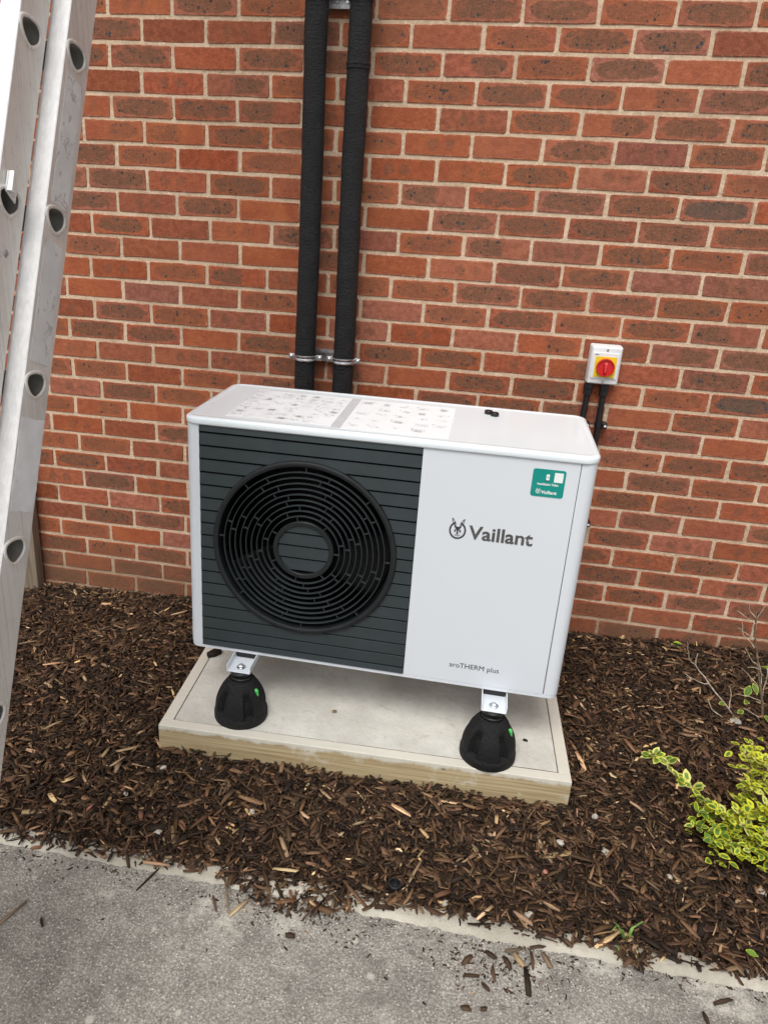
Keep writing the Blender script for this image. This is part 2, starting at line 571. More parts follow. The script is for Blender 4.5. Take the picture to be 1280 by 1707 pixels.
# worn aluminium of the ladder
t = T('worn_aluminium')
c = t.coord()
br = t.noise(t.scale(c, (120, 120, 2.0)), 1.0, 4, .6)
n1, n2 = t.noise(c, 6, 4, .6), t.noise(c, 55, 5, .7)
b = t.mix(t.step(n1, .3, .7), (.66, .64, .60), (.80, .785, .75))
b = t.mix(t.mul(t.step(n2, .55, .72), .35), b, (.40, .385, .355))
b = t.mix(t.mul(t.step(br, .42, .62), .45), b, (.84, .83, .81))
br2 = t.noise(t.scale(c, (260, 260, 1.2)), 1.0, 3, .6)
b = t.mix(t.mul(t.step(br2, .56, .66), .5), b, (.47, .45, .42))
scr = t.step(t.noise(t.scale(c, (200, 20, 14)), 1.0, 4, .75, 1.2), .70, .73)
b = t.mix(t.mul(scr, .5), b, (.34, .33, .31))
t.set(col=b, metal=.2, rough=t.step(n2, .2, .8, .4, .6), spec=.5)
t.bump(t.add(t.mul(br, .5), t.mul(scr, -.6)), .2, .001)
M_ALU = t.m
M_ALU_SHADE = simple('aluminium_shade_tone', (.16, .15, .13), .6, metal=.2, var=.15, nscale=25)  # whole rungs coloured dark to stand in for shade inside the tubes
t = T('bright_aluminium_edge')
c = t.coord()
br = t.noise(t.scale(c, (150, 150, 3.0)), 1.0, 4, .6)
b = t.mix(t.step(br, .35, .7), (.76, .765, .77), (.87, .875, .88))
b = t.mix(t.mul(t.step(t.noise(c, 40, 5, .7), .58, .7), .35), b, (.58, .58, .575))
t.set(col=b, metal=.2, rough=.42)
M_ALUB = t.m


def sticker_mat(name, base, dark, thr):
    t = T(name)
    c = t.coord()
    n = t.noise(t.scale(c, (60, 34, 34)), 1.0, 5, .7, .9)
    n2 = t.noise(c, 22, 3)
    ln = t.noise(t.scale(c, (90, 120, 9)), 1.0, 4, .7, 2.0)
    b = t.mix(t.step(n2, .3, .7), base, tuple(min(1, v * 1.15) for v in base))
    b = t.mix(t.mul(t.step(n, thr, thr + .06), .75), b, dark)
    b = t.mix(t.mul(t.step(ln, .62, .66), .6), b, (.72, .73, .73))
    t.set(col=b, rough=.45)
    t.bump(n, .25, .001)
    return t.m


M_LABELG = sticker_mat('scuffed_grey_label', (.70, .735, .75), (.42, .42, .41), .57)
M_LABELW = sticker_mat('torn_white_label', (.80, .83, .85), (.12, .12, .115), .67)


def leaf_material():
    t = T('variegated_leaf')
    u, vv, _ = t.sep(t.n('ShaderNodeUVMap', uv_map='leaf').outputs[0])
    oc = t.n('ShaderNodeSeparateColor', {0: t.n('ShaderNodeObjectInfo').outputs['Color']}).outputs
    ed = t.m2('MAXIMUM', t.m2('ABSOLUTE', u), t.m2('ABSOLUTE', t.sub(t.mul(vv, 2.0), 1.0)))
    c = t.coord()
    n = t.noise(c, 160, 3)
    m = t.step(t.add(ed, t.mul(t.sub(n, .5), .5)), t.sub(.80, t.mul(oc[0], .62)), t.sub(1.05, t.mul(oc[0], .62)))
    green = t.mix(oc[1], (.055, .135, .022), (.12, .24, .04))
    yel = t.mix(oc[2], (.68, .68, .035), (.72, .70, .24))
    vv2 = t.step(t.noise(c, 45, 3), .3, .7)
    lc = t.mix(m, t.mix(vv2, green, (.17, .30, .05)), yel)
    t.set(col=t.mix(1.0, lc, t.mix(oc[1], (.72, .74, .8), (1.15, 1.12, 1.0)), 'MULTIPLY'), rough=.55, spec=.3)
    vein = t.step(t.m2('ABSOLUTE', u), .0, .08, 1.0, 0.0)
    t.bump(t.add(t.mul(n, .5), t.mul(vein, -.8)), .3, .001)
    tr = t.n('ShaderNodeBsdfTranslucent')
    t.put(tr, 'Color', t.mix(m, (.10, .25, .03), (.65, .70, .08)))
    mx = t.n('ShaderNodeMixShader', {0: .22})
    t.t.links.new(t.p.outputs[0], mx.inputs[1])
    t.t.links.new(tr.outputs[0], mx.inputs[2])
    t.t.links.new(mx.outputs[0], t.out.inputs[0])
    return t.m


M_LEAF = leaf_material()
M_TWIG = simple('pale_twig', (.50, .42, .32), .8, var=.25, nscale=60, bump=.3)
M_STEM = simple('brown_stem', (.16, .12, .07), .8, var=.25, nscale=60, bump=.3)
M_GRASS = simple('grass_blade', (.14, .26, .05), .5, var=.2, nscale=60)
M_STRAW = simple('dry_blade', (.52, .43, .20), .6, var=.12, nscale=60)

# ================================================================== SETTING
G = 0.077028
Z0 = 2.11828
ROWOFF = [.0005, .0024, -.0028, -.0029, -.0044, -.0008, .0039, .0022, -.0007, .0069, .0048, -.0075, .0018, -.0028, .0005, -.0019, .0002,
          .0032, -.0015, -.0001, .0008, -.0005, .0114, .0030, -.0016, .0002, -.0006, .0003, -.010]


def wall_ground(x):
    return float(np.interp(x, [-3, -1.7, -1.2, -.5, -.05, .8, 1.4, 3], [-.12, -.115, -.088, -.062, -.048, .002, .026, .05]))


def soil_z(x, y):
    tt = min(1, max(0, -y / .72))
    tt = tt * tt * (3 - 2 * tt)
    z = wall_ground(x) * (1 - tt) - .030 * tt
    k = min(1, max(0, (-y - 1.22) / .16))
    z -= .010 * k
    z += .012 * mnoise.noise(Vector((x * 3.1, y * 3.1, 2.0))) + .006 * mnoise.noise(Vector((x * 9, y * 9, 7.0)))
    return z


PATH_Z = -.03

# tarmac path: one sheet out to the horizon
mb = MB()
mb.add([(-150, -1.40, PATH_Z), (150, -1.40, PATH_Z), (150, -150, PATH_Z), (-150, -150, PATH_Z)], [(3, 2, 1, 0)])
tag(mb.build('path', M_PATH), kind='structure')

# planting bed soil
mb = MB()
nx, ny = 130, 34
xs = np.linspace(-6, 6, nx)
ys = np.linspace(.25, -1.41, ny)
for j in range(ny):
    for i in range(nx):
        mb.v.append((xs[i], ys[j], soil_z(xs[i], min(0, ys[j]))))
for j in range(ny - 1):
    for i in range(nx - 1):
        a = j * nx + i
        mb.f.append((a, a + nx, a + nx + 1, a + 1))
tag(mb.build('soil', M_SOIL, smooth=60), kind='structure')


def kerb_front(x):
    return -1.420 - .012 * min(1, max(0, (x + .3) / .7)) + .005 * mnoise.noise(Vector((x * 6, 1, 1))) + .008 * mnoise.noise(Vector((x * 25, 4, 1))) + .004 * mnoise.noise(Vector((x * 70, 4, 1)))


# rough concrete edging, in short stretches with a ragged top edge
mb = MB()
K = [-6 + i * .012 for i in range(1001)]
rings = []
for x in K:
    f = kerb_front(x)
    zt = PATH_Z + .006 + .004 * mnoise.noise(Vector((x * 8, 2, 3)))
    b = f + .058 + .012 * mnoise.noise(Vector((x * 14, 9, 3)))
    j = .003 * mnoise.noise(Vector((x * 40, 5, 5)))
    rings.append([(x, f + .002, PATH_Z - .05), (x, f + j, PATH_Z - .002), (x, f + .006 + j, zt - .001), (x, f + .022, zt + .002 + j * .4), (x, f + .045, zt + .001), (x, b, zt - .004), (x, b + .004, PATH_Z - .05)])
mb.loft(rings, False)
tag(mb.build('kerb', M_KERB, smooth=50), kind='structure')

# ------------------------------------------------------------------ brick wall
wall = MB()
wall.add([(-3.6, .0030, -.4), (3.6, .0030, -.4), (3.6, .0030, 5.5), (-3.6, .0030, 5.5), (-3.6, .22, -.4), (3.6, .22, -.4), (3.6, .22, 5.5), (-3.6, .22, 5.5)],
         [(0, 1, 2, 3), (5, 4, 7, 6), (4, 0, 3, 7), (1, 5, 6, 2), (3, 2, 6, 7), (4, 5, 1, 0)])
wall_o = wall.build('brick_wall', M_MORTAR)
tag(wall_o, 'red brown stretcher bond brick wall with cream mortar behind the heat pump', 'wall')


def brick_mesh(rs, hw=.1068, hh=.0326):
    """one facing brick: uneven arrises, front face at y=0, ten-point outline"""
    pr = random.Random(rs)
    base = [(-1, -.88), (-.965, -1), (pr.uniform(-.4, .4), -1), (.965, -1), (1, -.88), (1, .88), (.965, 1), (pr.uniform(-.4, .4), 1), (-.965, 1), (-1, .88)]
    out = [(a * hw + pr.uniform(-.0017, .0017), b * hh + pr.uniform(-.0015, .0012)) for a, b in base]
    if pr.random() < .35:
        k = pr.choice([0, 4, 5, 9])
        out[k] = (out[k][0] * .975, out[k][1] * .93)
    ins = [(x * (1 - .0015 / hw * pr.uniform(.6, 1.8)), z * (1 - .0015 / hh * pr.uniform(.8, 1.6))) for x, z in out]
    n = 10
    v = [(x, 0 + pr.uniform(-.0006, .0006), z) for x, z in ins] + [(x, .0014, z) for x, z in out] + [(x, .014, z) for x, z in out]
    f = [tuple(range(n))]
    for L in (0, 1):
        for i in range(n):
            j = (i + 1) % n
            f.append((L * n + j, L * n + i, (L + 1) * n + i, (L + 1) * n + j))
    return v, f


def put_uv(me, name, uvs):
    ul = me.uv_layers.new(name=name)
    idx = np.empty(len(me.loops), np.int32)
    me.loops.foreach_get('vertex_index', idx)
    ul.data.foreach_set('uv', np.asarray(uvs, np.float32)[idx].ravel())


BV = [brick_mesh(100 + i) for i in range(18)]
BM = []
for i, (v, f) in enumerate(BV):
    me = bpy.data.meshes.new('brick')
    me.from_pydata(v, [], f)
    put_uv(me, 'face', [(p[0], p[2]) for p in v])
    me.materials.append(M_BRICK)
    BM.append(me)

FIX = {}
for ty, pts in ((.99, [(.9, 1.58), (1.12, .96)]), (.75, [(.19, .96), (-.55, 1.04)]),
                (.05, [(.88, 2.04), (-.06, 1.51), (-.6, 1.48), (-.78, 1.66), (-.45, 1.6), (-1.0, 1.42), (-.78, 1.33), (-.78, 1.23), (-.51, 1.35), (-.81, 1.07), (-1.06, .75), (-.01, .91),
                       (.9, 1.36), (.09, .99), (-.84, .51), (-1.04, .65), (.88, .88), (.76, .67), (-.91, .86), (-1.16, .36), (-.15, 1.43)]),
                (.5, [(-.06, 1.58), (.13, 1.97), (.57, 1.82), (-.51, 1.86), (-1.04, 1.74)])):
    for p in pts:
        FIX[p] = ty


def brick_type(x, z):
    for (fx, fz), ty in FIX.items():
        if abs(fx - x) < .11 and abs(fz - z) < .038:
            return ty
    g = min(1, max(0, .5 + .35 * x + .25 * (z - 1.1)))      # browner towards the upper right of the wall
    r = random.random()
    if r < .40 + .38 * g: return .75
    r = random.random()
    return .5 if r < .24 else .25 if r < .62 else .05


bricks = []
for r in range(-44, 33):
    z = Z0 - G * r
    off = ROWOFF[r] if 0 <= r < 29 else random.uniform(-.004, .004)
    for i in range(-17, 17):
        x = (i + (0 if r % 2 == 0 else .5)) * .225 + off + .1125 + random.uniform(-.0012, .0012)
        if abs(x) > 3.5: continue
        bricks.append([x, z + random.uniform(-.0014, .0014), brick_type(x, z), random.random(), random.random() ** 1.6 * (1.0 if x < -.2 else .7)])


def seen(x, z):
    """share of the wall the photograph takes in, less what stands behind the heat pump"""
    if z > 2.17 or z < -.13: return False
    l = np.interp(z, [-.14, 1.12, 2.12], [-1.80, -1.64, -1.52])
    rr = np.interp(z, [.04, 2.15], [1.42, .92])
    if not (l - .09 < x < rr + .09): return False
    if -1.0 + .0 * z < x < -.0 and False: return False
    if -.78 < x < .36 and -.01 < z < .62: return False
    if -.62 < x < .33 and .62 <= z < .82: return False
    return True


cand = [b for b in bricks if seen(b[0], b[1])]
cp = np.array([.2032, -2.7601, 1.5339])
cand.sort(key=lambda b: (b[0] - cp[0]) ** 2 + cp[1] ** 2 + (b[1] - cp[2]) ** 2)
part_b = cand[:300]
ids = set(id(b) for b in part_b)
for b in part_b:
    o = bpy.data.objects.new('brick', random.choice(BM))
    COL.objects.link(o)
    o.parent = wall_o
    o.location = (b[0], random.uniform(-.0012, .0008), b[1])
    o.rotation_euler = (random.uniform(-.006, .006), random.uniform(-.004, .004), random.uniform(-.004, .004))
    if random.random() < .5:
        o.rotation_euler.y += 0
    o.color = (b[2], b[3], b[4], 1)
vs, fs, uvs, cols = [], [], [], []
for b in bricks:
    if id(b) in ids: continue
    v, f = random.choice(BV)
    k = len(vs)
    vs += [(p[0] + b[0], p[1], p[2] + b[1]) for p in v]
    fs += [tuple(i + k for i in q) for q in f]
    uvs += [(p[0], p[2]) for p in v]
    cols += [(b[2], b[3], b[4], 1)] * len(v)
me = bpy.data.meshes.new('brick_courses')
me.from_pydata(vs, [], fs)
put_uv(me, 'face', uvs)
ca = me.color_attributes.new('kind', 'FLOAT_COLOR', 'POINT')
ca.data.foreach_set('color', np.asarray(cols, np.float32).ravel())
me.materials.append(M_BRICKS)
o = finish('brick_courses', me, wall_o)
o['kind'] = 'stuff'

# ------------------------------------------------------------------ bark mulch
SLAB_O, SLAB_YAW, SLAB_W, SLAB_D, SLAB_Z = (-.609, -.988), .0285, 1.208, .76, .06


def in_slab(x, y, m=0.0):
    dx, dy = x - SLAB_O[0], y - SLAB_O[1]
    c_, s_ = math.cos(SLAB_YAW), math.sin(SLAB_YAW)
    u_, v_ = dx * c_ + dy * s_, -dx * s_ + dy * c_
    return -m < u_ < SLAB_W + m and -m < v_ < SLAB_D + m


def mulch_edge(x):
    e = -1.400 + .018 * mnoise.noise(Vector((x * 7, 3, 3))) + .012 * mnoise.noise(Vector((x * 26, 3, 9)))
    sp = math.exp(-((x + .085) / .13) ** 4)
    e -= .062 * sp
    e -= .034 * math.exp(-((x - .72) / .06) ** 2)
    e -= .03 * math.exp(-((x + .62) / .05) ** 2) * .6
    return e


PAL = np.array([(.016, .0100, .0062), (.034, .0205, .0120), (.060, .0360, .0205), (.094, .0560, .0310), (.140, .090, .054), (.22, .165, .108), (.38, .275, .155), (.52, .41, .26)])
PW = np.array([.25, .27, .22, .13, .07, .028, .009, .004])


def chips(P, L, W, Th, yaw, pitch, roll, bend, tint, seedv):
    n = len(P)
    # six-point outline, tapered and split ends
    a = rng.uniform(.35, .95, (n, 4))
    e = rng.uniform(-.12, .12, (n, 4))
    X = np.stack([-L / 2 * (1 + e[:, 0]), np.zeros(n) + e[:, 1] * L * .6, L / 2 * (1 + e[:, 2]), L / 2 * (1 - e[:, 3]), np.zeros(n) - e[:, 1] * L * .6, -L / 2 * (1 - e[:, 0])], 1)
    Y = np.stack([-W / 2 * a[:, 0], -W / 2 * rng.uniform(.8, 1.15, n), -W / 2 * a[:, 1], W / 2 * a[:, 2], W / 2 * rng.uniform(.8, 1.15, n), W / 2 * a[:, 3]], 1)
    skew = rng.uniform(-.5, .5, (n, 1)) * W[:, None]
    X = X + Y / np.maximum(W[:, None], 1e-5) * skew
    Zt = bend[:, None] * (1 - (2 * X / L[:, None]) ** 2) + Th[:, None] / 2
    V = np.concatenate([np.stack([X, Y, Zt], 2), np.stack([X, Y * .92, Zt - Th[:, None]], 2)], 1)
    uv = np.stack([X, Y], 2)
    uv = np.concatenate([uv, uv + .003], 1) + seedv[:, None, :]
    cr, sr = np.cos(roll)[:, None], np.sin(roll)[:, None]
    x, y, z = V[..., 0], V[..., 1] * cr - V[..., 2] * sr, V[..., 1] * sr + V[..., 2] * cr
    c_, s_ = np.cos(pitch)[:, None], np.sin(pitch)[:, None]
    x, z = x * c_ + z * s_, -x * s_ + z * c_
    c_, s_ = np.cos(yaw)[:, None], np.sin(yaw)[:, None]
    V = np.stack([x * c_ - y * s_, x * s_ + y * c_, z], 2) + P[:, None, :]
    q = np.array([(0, 1, 4, 5), (1, 2, 3, 4), (6, 7, 1, 0), (7, 8, 2, 1), (8, 9, 3, 2), (9, 10, 4, 3), (10, 11, 5, 4), (11, 6, 0, 5)])
    F = (q[None] + (np.arange(n) * 12)[:, None, None]).reshape(-1, 4)
    C = np.repeat(np.concatenate([tint, np.ones((n, 1))], 1), 12, 0)
    return V.reshape(-1, 3), F, uv.reshape(-1, 2), C


def chip_object(name, V, F, UV, C, parent=None):
    me = bpy.data.meshes.new(name)
    me.vertices.add(len(V))
    me.vertices.foreach_set('co', V.astype(np.float32).ravel())
    me.loops.add(F.size)
    me.loops.foreach_set('vertex_index', F.astype(np.int32).ravel())
    me.polygons.add(len(F))
    me.polygons.foreach_set('loop_start', np.arange(0, F.size, 4, dtype=np.int32))
    me.update(calc_edges=True)
    ul = me.uv_layers.new(name='grain')
    ul.data.foreach_set('uv', UV.astype(np.float32)[F.ravel()].ravel())
    ca = me.color_attributes.new('tint', 'FLOAT_COLOR', 'POINT')
    ca.data.foreach_set('color', C.astype(np.float32).ravel())
    me.materials.append(M_BARK)
    me.validate()
    return finish(name, me, parent)


def crumbs(n):
    P = []
    while len(P) < n:
        q = random.random()
        if q < .45:
            x, y = random.uniform(-1.3, 1.3), -1.425 - abs(random.gauss(0, .022))
        elif q < .72:
            x, y = random.gauss(.42, .08), random.gauss(-1.50, .035)
        elif q < .86:
            x, y = random.gauss(-.08, .10), -1.44 - abs(random.gauss(0, .04))
        else:
            x, y = random.uniform(-1.2, 1.3), -1.44 - abs(random.gauss(0, .16))
        if y < -1.43: P.append((x, y, PATH_Z + .001))
        elif q < .45 and random.random() < .5: P.append((x, random.uniform(-1.425, -1.39), PATH_Z + .0115))
    n = len(P)
    L = rng.uniform(0, 1, n) ** 2.5 * .011 + .0022
    W = np.minimum(rng.uniform(.001, .005, n), L * .8)
    tint = PAL[rng.choice(len(PAL), n, p=PW / PW.sum())] * 1.4 * rng.uniform(.7, 1.3, (n, 1))
    return chips(np.array(P), L, W, rng.uniform(.0008, .002, n), rng.uniform(0, 6.283, n), rng.normal(0, .08, n), rng.normal(0, .1, n), rng.normal(0, .0004, n), tint, rng.uniform(0, 40, (n, 2)))


def scatter(n, lmin, lmax, wmin, wmax, z0, z1, tiltmax, pw=PW, xr=(-2.3, 2.0)):
    P, i = [], 0
    while len(P) < n:
        x, y = random.uniform(*xr), random.uniform(-1.47, -.004)
        if y < mulch_edge(x) + random.uniform(-.012, .012): continue
        if in_slab(x, y, .004): continue
        P.append((x, y, max(soil_z(x, y), PATH_Z + .003 if y < -1.36 else -9) + random.uniform(z0, z1)))
    P = np.array(P)
    L = rng.uniform(0, 1, n) ** 1.7 * (lmax - lmin) + lmin
    W = np.minimum(rng.uniform(wmin, wmax, n), L * .6)
    Th = rng.uniform(.0015, .0045, n)
    tint = PAL[rng.choice(len(PAL), n, p=pw / pw.sum())] * np.array([1.48, 1.37, 1.27]) * rng.uniform(.5, 1.5, (n, 1)) * rng.uniform(.93, 1.07, (n, 3))
    return chips(P, L, W, Th, rng.uniform(0, 6.283, n), rng.normal(0, tiltmax, n), rng.normal(0, tiltmax * 1.2, n), rng.normal(0, .002, n), tint, rng.uniform(0, 40, (n, 2)))


def merge(parts):
    o, k = [[], [], [], []], 0
    for V, F, U, C in parts:
        o[0].append(V); o[1].append(F + k); o[2].append(U); o[3].append(C)
        k += len(V)
    return [np.concatenate(a) for a in o]


b = chip_object('bark_mulch', *merge([
    scatter(28000, .004, .022, .002, .007, -.006, .010, .32),
    scatter(33000, .014, .048, .003, .0085, .000, .017, .28),
    scatter(6000, .014, .060, .001, .0030, .006, .021, .28),
    scatter(5500, .022, .062, .006, .013, .007, .019, .20),
    scatter(9000, .014, .055, .004, .013, .000, .018, .28, PW, (2.0, 3.7)),
    scatter(8000, .014, .055, .004, .013, .000, .018, .28, PW, (-3.8, -2.3)),
    scatter(900, .028, .065, .011, .022, .008, .017, .14),
    scatter(560, .045, .090, .006, .014, .012, .021, .12, PW * np.array([.6, .8, 1, 1.4, 2.6, 4, 4, 3]))]))
tag(b, kind='stuff')
tag(chip_object('bark_crumbs', *crumbs(900)), kind='stuff')

# ================================================================== CONCRETE BASE
base = empty('concrete_base', (SLAB_O[0], SLAB_O[1], SLAB_Z), SLAB_YAW)
tag(base, 'low cream concrete pad framed with pale timber boards under the heat pump', 'concrete base')
BT = .034
mb = MB()
nx, ny = 40, 24
x0, x1, y0, y1 = BT + .0025, SLAB_W - BT - .0025, BT + .0025, SLAB_D - BT - .0025
for j in range(ny + 1):
    for i in range(nx + 1):
        x, y = x0 + (x1 - x0) * i / nx, y0 + (y1 - y0) * j / ny
        mb.v.append((x, y, -.002 + .0016 * mnoise.noise(Vector((x * 5, y * 5, 1)))))
for j in range(ny):
    for i in range(nx):
        a = j * (nx + 1) + i
        mb.f.append((a, a + 1, a + nx + 2, a + nx + 1))
mb.build('slab', M_SLAB, base, smooth=60)
H = .105
MB().box(0, SLAB_W, 0, BT, -H, 0).build('board', M_PINE, base, bevel=.002)
MB().box(0, BT, BT + .001, SLAB_D - BT - .001, -H, -.0008).build('board', M_PINE, base, bevel=.002)
MB().box(SLAB_W - BT, SLAB_W, BT + .001, SLAB_D - BT - .001, -H, -.0006).build('board', M_PINE, base, bevel=.002)
MB().box(0, SLAB_W, SLAB_D - BT, SLAB_D, -H, -.0004).build('board', M_PINE, base, bevel=.002)

# ================================================================== HEAT PUMP
W_, D_ = 1.101, .435
hp = empty('heat_pump', (-.563, -.834, .250), -.0122)
tag(hp, 'white outdoor heat pump unit with dark grey louvred panel and round fan grille', 'heat pump')
ZT, ZB, CR = .709, .012, .027


def shell(pts, z0, z1, name, mat, th=.003, bevel=.0006):
    """an upright sheet bent along pts (plan), outer side to the viewer"""
    mb = MB()
    P = [Vector((a, b_)) for a, b_ in pts]
    inner = []
    for i, p in enumerate(P):
        d = (P[min(i + 1, len(P) - 1)] - P[max(i - 1, 0)]).normalized()
        inner.append(p + Vector((-d.y, d.x)) * th)
    loop = P + inner[::-1]
    mb.loft([[(p.x, p.y, z0) for p in loop], [(p.x, p.y, z1) for p in loop]], True, True, True)
    return mb.build(name, mat, hp, smooth=40, bevel=bevel, seg=1)


arcL = [(CR - CR * math.sin(R(a)), CR - CR * math.cos(R(a))) for a in range(0, 91, 10)]
arcR = [(W_ - CR + CR * math.sin(R(a)), CR - CR * math.cos(R(a))) for a in range(0, 91, 10)]
# the sheets run counter-clockwise in plan so that the inner side is to the left
shell([(0, D_)] + arcL[::-1] + [(.0405, 0)], ZB, ZT, 'left_panel', M_WHITE)
shell([(.6570, 0), (1.0578, 0)], ZB, ZT, 'front_panel', M_WHITE)
shell([(1.0592, .0035), (1.0605, .0002)] + arcR + [(W_, D_)], ZB, ZT, 'right_panel', M_WHITE)
shell([(W_ - .003, D_), (.003, D_)], ZB, ZT, 'rear_panel', M_WHITE)
mb = MB()
mb.loft([[(x, y, z) for x, y in rrect(.001, .001, W_ - .001, D_, CR)] for z in (.0, ZB - .0005)], True, True, True)
mb.build('base_pan', M_WHITE, hp, smooth=40, bevel=.001)
# black inner body, open behind the fan
mb = MB()
mb.loft([[(x, y, z) for x, y in ((.0405, .006), (.0405, D_ - .006), (.006, D_ - .006), (.006, .034), (.03, .010))] for z in (ZB, ZT)], True, True, True)
mb.loft([[(x, y, z) for x, y in ((.66, .006), (W_ - .034, .006), (W_ - .012, .020), (W_ - .006, .036), (W_ - .006, D_ - .006), (.66, D_ - .006))] for z in (ZB, ZT)], True, True, True)
mb.box(.0405, .66, .24, D_ - .006, ZB, ZT)
mb.build('inner_casing', M_BLACK, hp)
# lid
lx0, ly0, lx1, ly1 = -.0045, -.0065, W_ + .004, D_ + .003
prof = [(.006, ZT - .004), (.0012, ZT - .001), (0, ZT + .0015), (0, ZT + .0115), (.0008, ZT + .0142), (.0030, ZT + .0166), (.0070, ZT + .0180), (.0150, ZT + .0184), (.0195, ZT + .0178), (.0220, ZT + .0168), (.030, ZT + .0166)]
mb = MB()
mb.loft([[(x, y, z) for x, y in rrect(lx0 + i, ly0 + i, lx1 - i, ly1 - i, max(.006, .038 - i))] for i, z in prof], True, True, True)
mb.build('lid', M_LID, hp, smooth=50)
LZ = ZT + .0166

# dark louvred panel
lv = MB().box(.0405, .6565, .016, .022, ZB, ZT)
FC, FR, FHI, FHO = (.345, .3685), .2655, .0745, .0875
louv = empty('louvre_panel', (0, 0, 0)); louv.parent = hp


def plate_with_hole(x0, x1, z0, z1, c_, r, y, name, mat, parent):
    bm = bmesh.new()
    o_ = [bm.verts.new(p) for p in ((x0, y, z0), (x1, y, z0), (x1, y, z1), (x0, y, z1))]
    h_ = [bm.verts.new((c_[0] + r * math.cos(2 * math.pi * i / 96), y, c_[1] + r * math.sin(2 * math.pi * i / 96))) for i in range(96)]
    e = [bm.edges.new((o_[i], o_[(i + 1) % 4])) for i in range(4)] + [bm.edges.new((h_[i], h_[(i + 1) % 96])) for i in range(96)]
    bmesh.ops.triangle_fill(bm, use_beauty=True, edges=e)
    me = bpy.data.meshes.new(name)
    bm.to_mesh(me)
    bm.free()
    me.materials.append(mat)
    return finish(name, me, parent)


plate_with_hole(.0405, .6565, ZB, ZT, FC, FR - .004, .009, 'backing_plate', M_BLACK, louv)
LIP = .0058
edges = [ZT - .0005] + [.688 - .0384 * i for i in range(18)] + [ZB + .0005]


def slat(z0, z1, clip, name, parent, u0, u1, gap):
    """one louvre blade between heights z0 and z1; clip(z) gives the open half width round the fan"""
    mb = MB()
    zz = np.linspace(z0, z1, 9)
    yf = lambda z: -.0032 + .0042 * (z - z0) / max(z1 - z0, 1e-4)
    sides = [(u0, lambda z: FC[0] - clip(z)), (lambda z: FC[0] + clip(z), u1)]
    for a, b_ in sides:
        fa = a if callable(a) else (lambda z, a=a: a)
        fb = b_ if callable(b_) else (lambda z, b_=b_: b_)
        if max(fb(z) - fa(z) for z in zz) < .002: continue
        rows = []
        for i, z in enumerate(zz):
            rows.append([(fa(z), yf(z), z), (fb(z), yf(z), z), (fb(z), yf(z) + .0075, z), (fa(z), yf(z) + .0075, z)])
        mb.loft(rows, True, True, True)
        if min(clip(z) for z in zz) > .001:          # cut in two by the fan: each end is a piece of its own
            mb.build(name, M_SLAT, parent, bevel=.0008, seg=1)
            mb = MB()
    if mb.v: mb.build(name, M_SLAT, parent, bevel=.0008, seg=1)


def clip_out(z):
    q = (FR - .006) ** 2 - (z - FC[1]) ** 2
    return math.sqrt(q) if q > 0 else 0.0


for i in range(len(edges) - 1):
    z1, z0 = edges[i] - (LIP if i else 0), edges[i + 1]
    slat(z0, z1, clip_out, 'slat', louv, .0412, .6558, LIP)

# fan grille
gr_ = empty('fan_grille', (0, 0, 0)); gr_.parent = hp
cy_ = (FC[0], 0, FC[1])
MB().lathe([(.2485, .055), (.2485, -.004), (.2500, -.0085), (.2540, -.0105), (.2600, -.0110), (.2640, -.0090), (.2655, -.0050), (.2655, .012), (.2600, .012), (.2600, .055)], 128, 'y', cy_, closed=True).build('bezel', M_GRILLE, gr_, smooth=35)
pitch = (.2485 - FHO) / 10
for i in range(1, 10):
    r_ = FHO + pitch * i
    MB().lathe([(r_ - .0013, -.0046), (r_ - .0007, -.0056), (r_ + .0007, -.0056), (r_ + .0013, -.0046), (r_ + .0009, .005), (r_ - .0009, .005)], 96, 'y', cy_, closed=True).build('ring', M_RING, gr_, smooth=35)
MB().lathe([(FHI, .012), (FHI, -.0035), (FHI + .0012, -.0048), (FHO - .0012, -.0052), (FHO, -.004), (FHO, .008)], 96, 'y', cy_, closed=True).build('hub_ring', M_GRILLE, gr_, smooth=35)
mb = MB()
for i in range(10):
    ra, rb = FHO + pitch * i + .001, FHO + pitch * (i + 1) - .001
    n_ = 8 if i > 1 else 7
    for k in range(n_):
        a = 2 * math.pi * k / n_ + (i % 2) * .23 + (i // 2) * .13 + random.uniform(-.04, .04)
        ca_, sa_ = math.cos(a), math.sin(a)
        t_ = .0011
        ring0 = [(FC[0] + r_ * ca_ - s_ * sa_, y_, FC[1] + r_ * sa_ + s_ * ca_) for r_, s_, y_ in ((ra, -t_, -.0035), (ra, t_, -.0035), (ra, t_, .004), (ra, -t_, .004))]
        ring1 = [(FC[0] + r_ * ca_ - s_ * sa_, y_, FC[1] + r_ * sa_ + s_ * ca_) for r_, s_, y_ in ((rb, -t_, -.0035), (rb, t_, -.0035), (rb, t_, .004), (rb, -t_, .004))]
        mb.loft([ring0, ring1], True, True, True)
mb.build('grille_ribs', M_RING, gr_)['kind'] = 'stuff'


def clip_hub(z):
    return 0.0


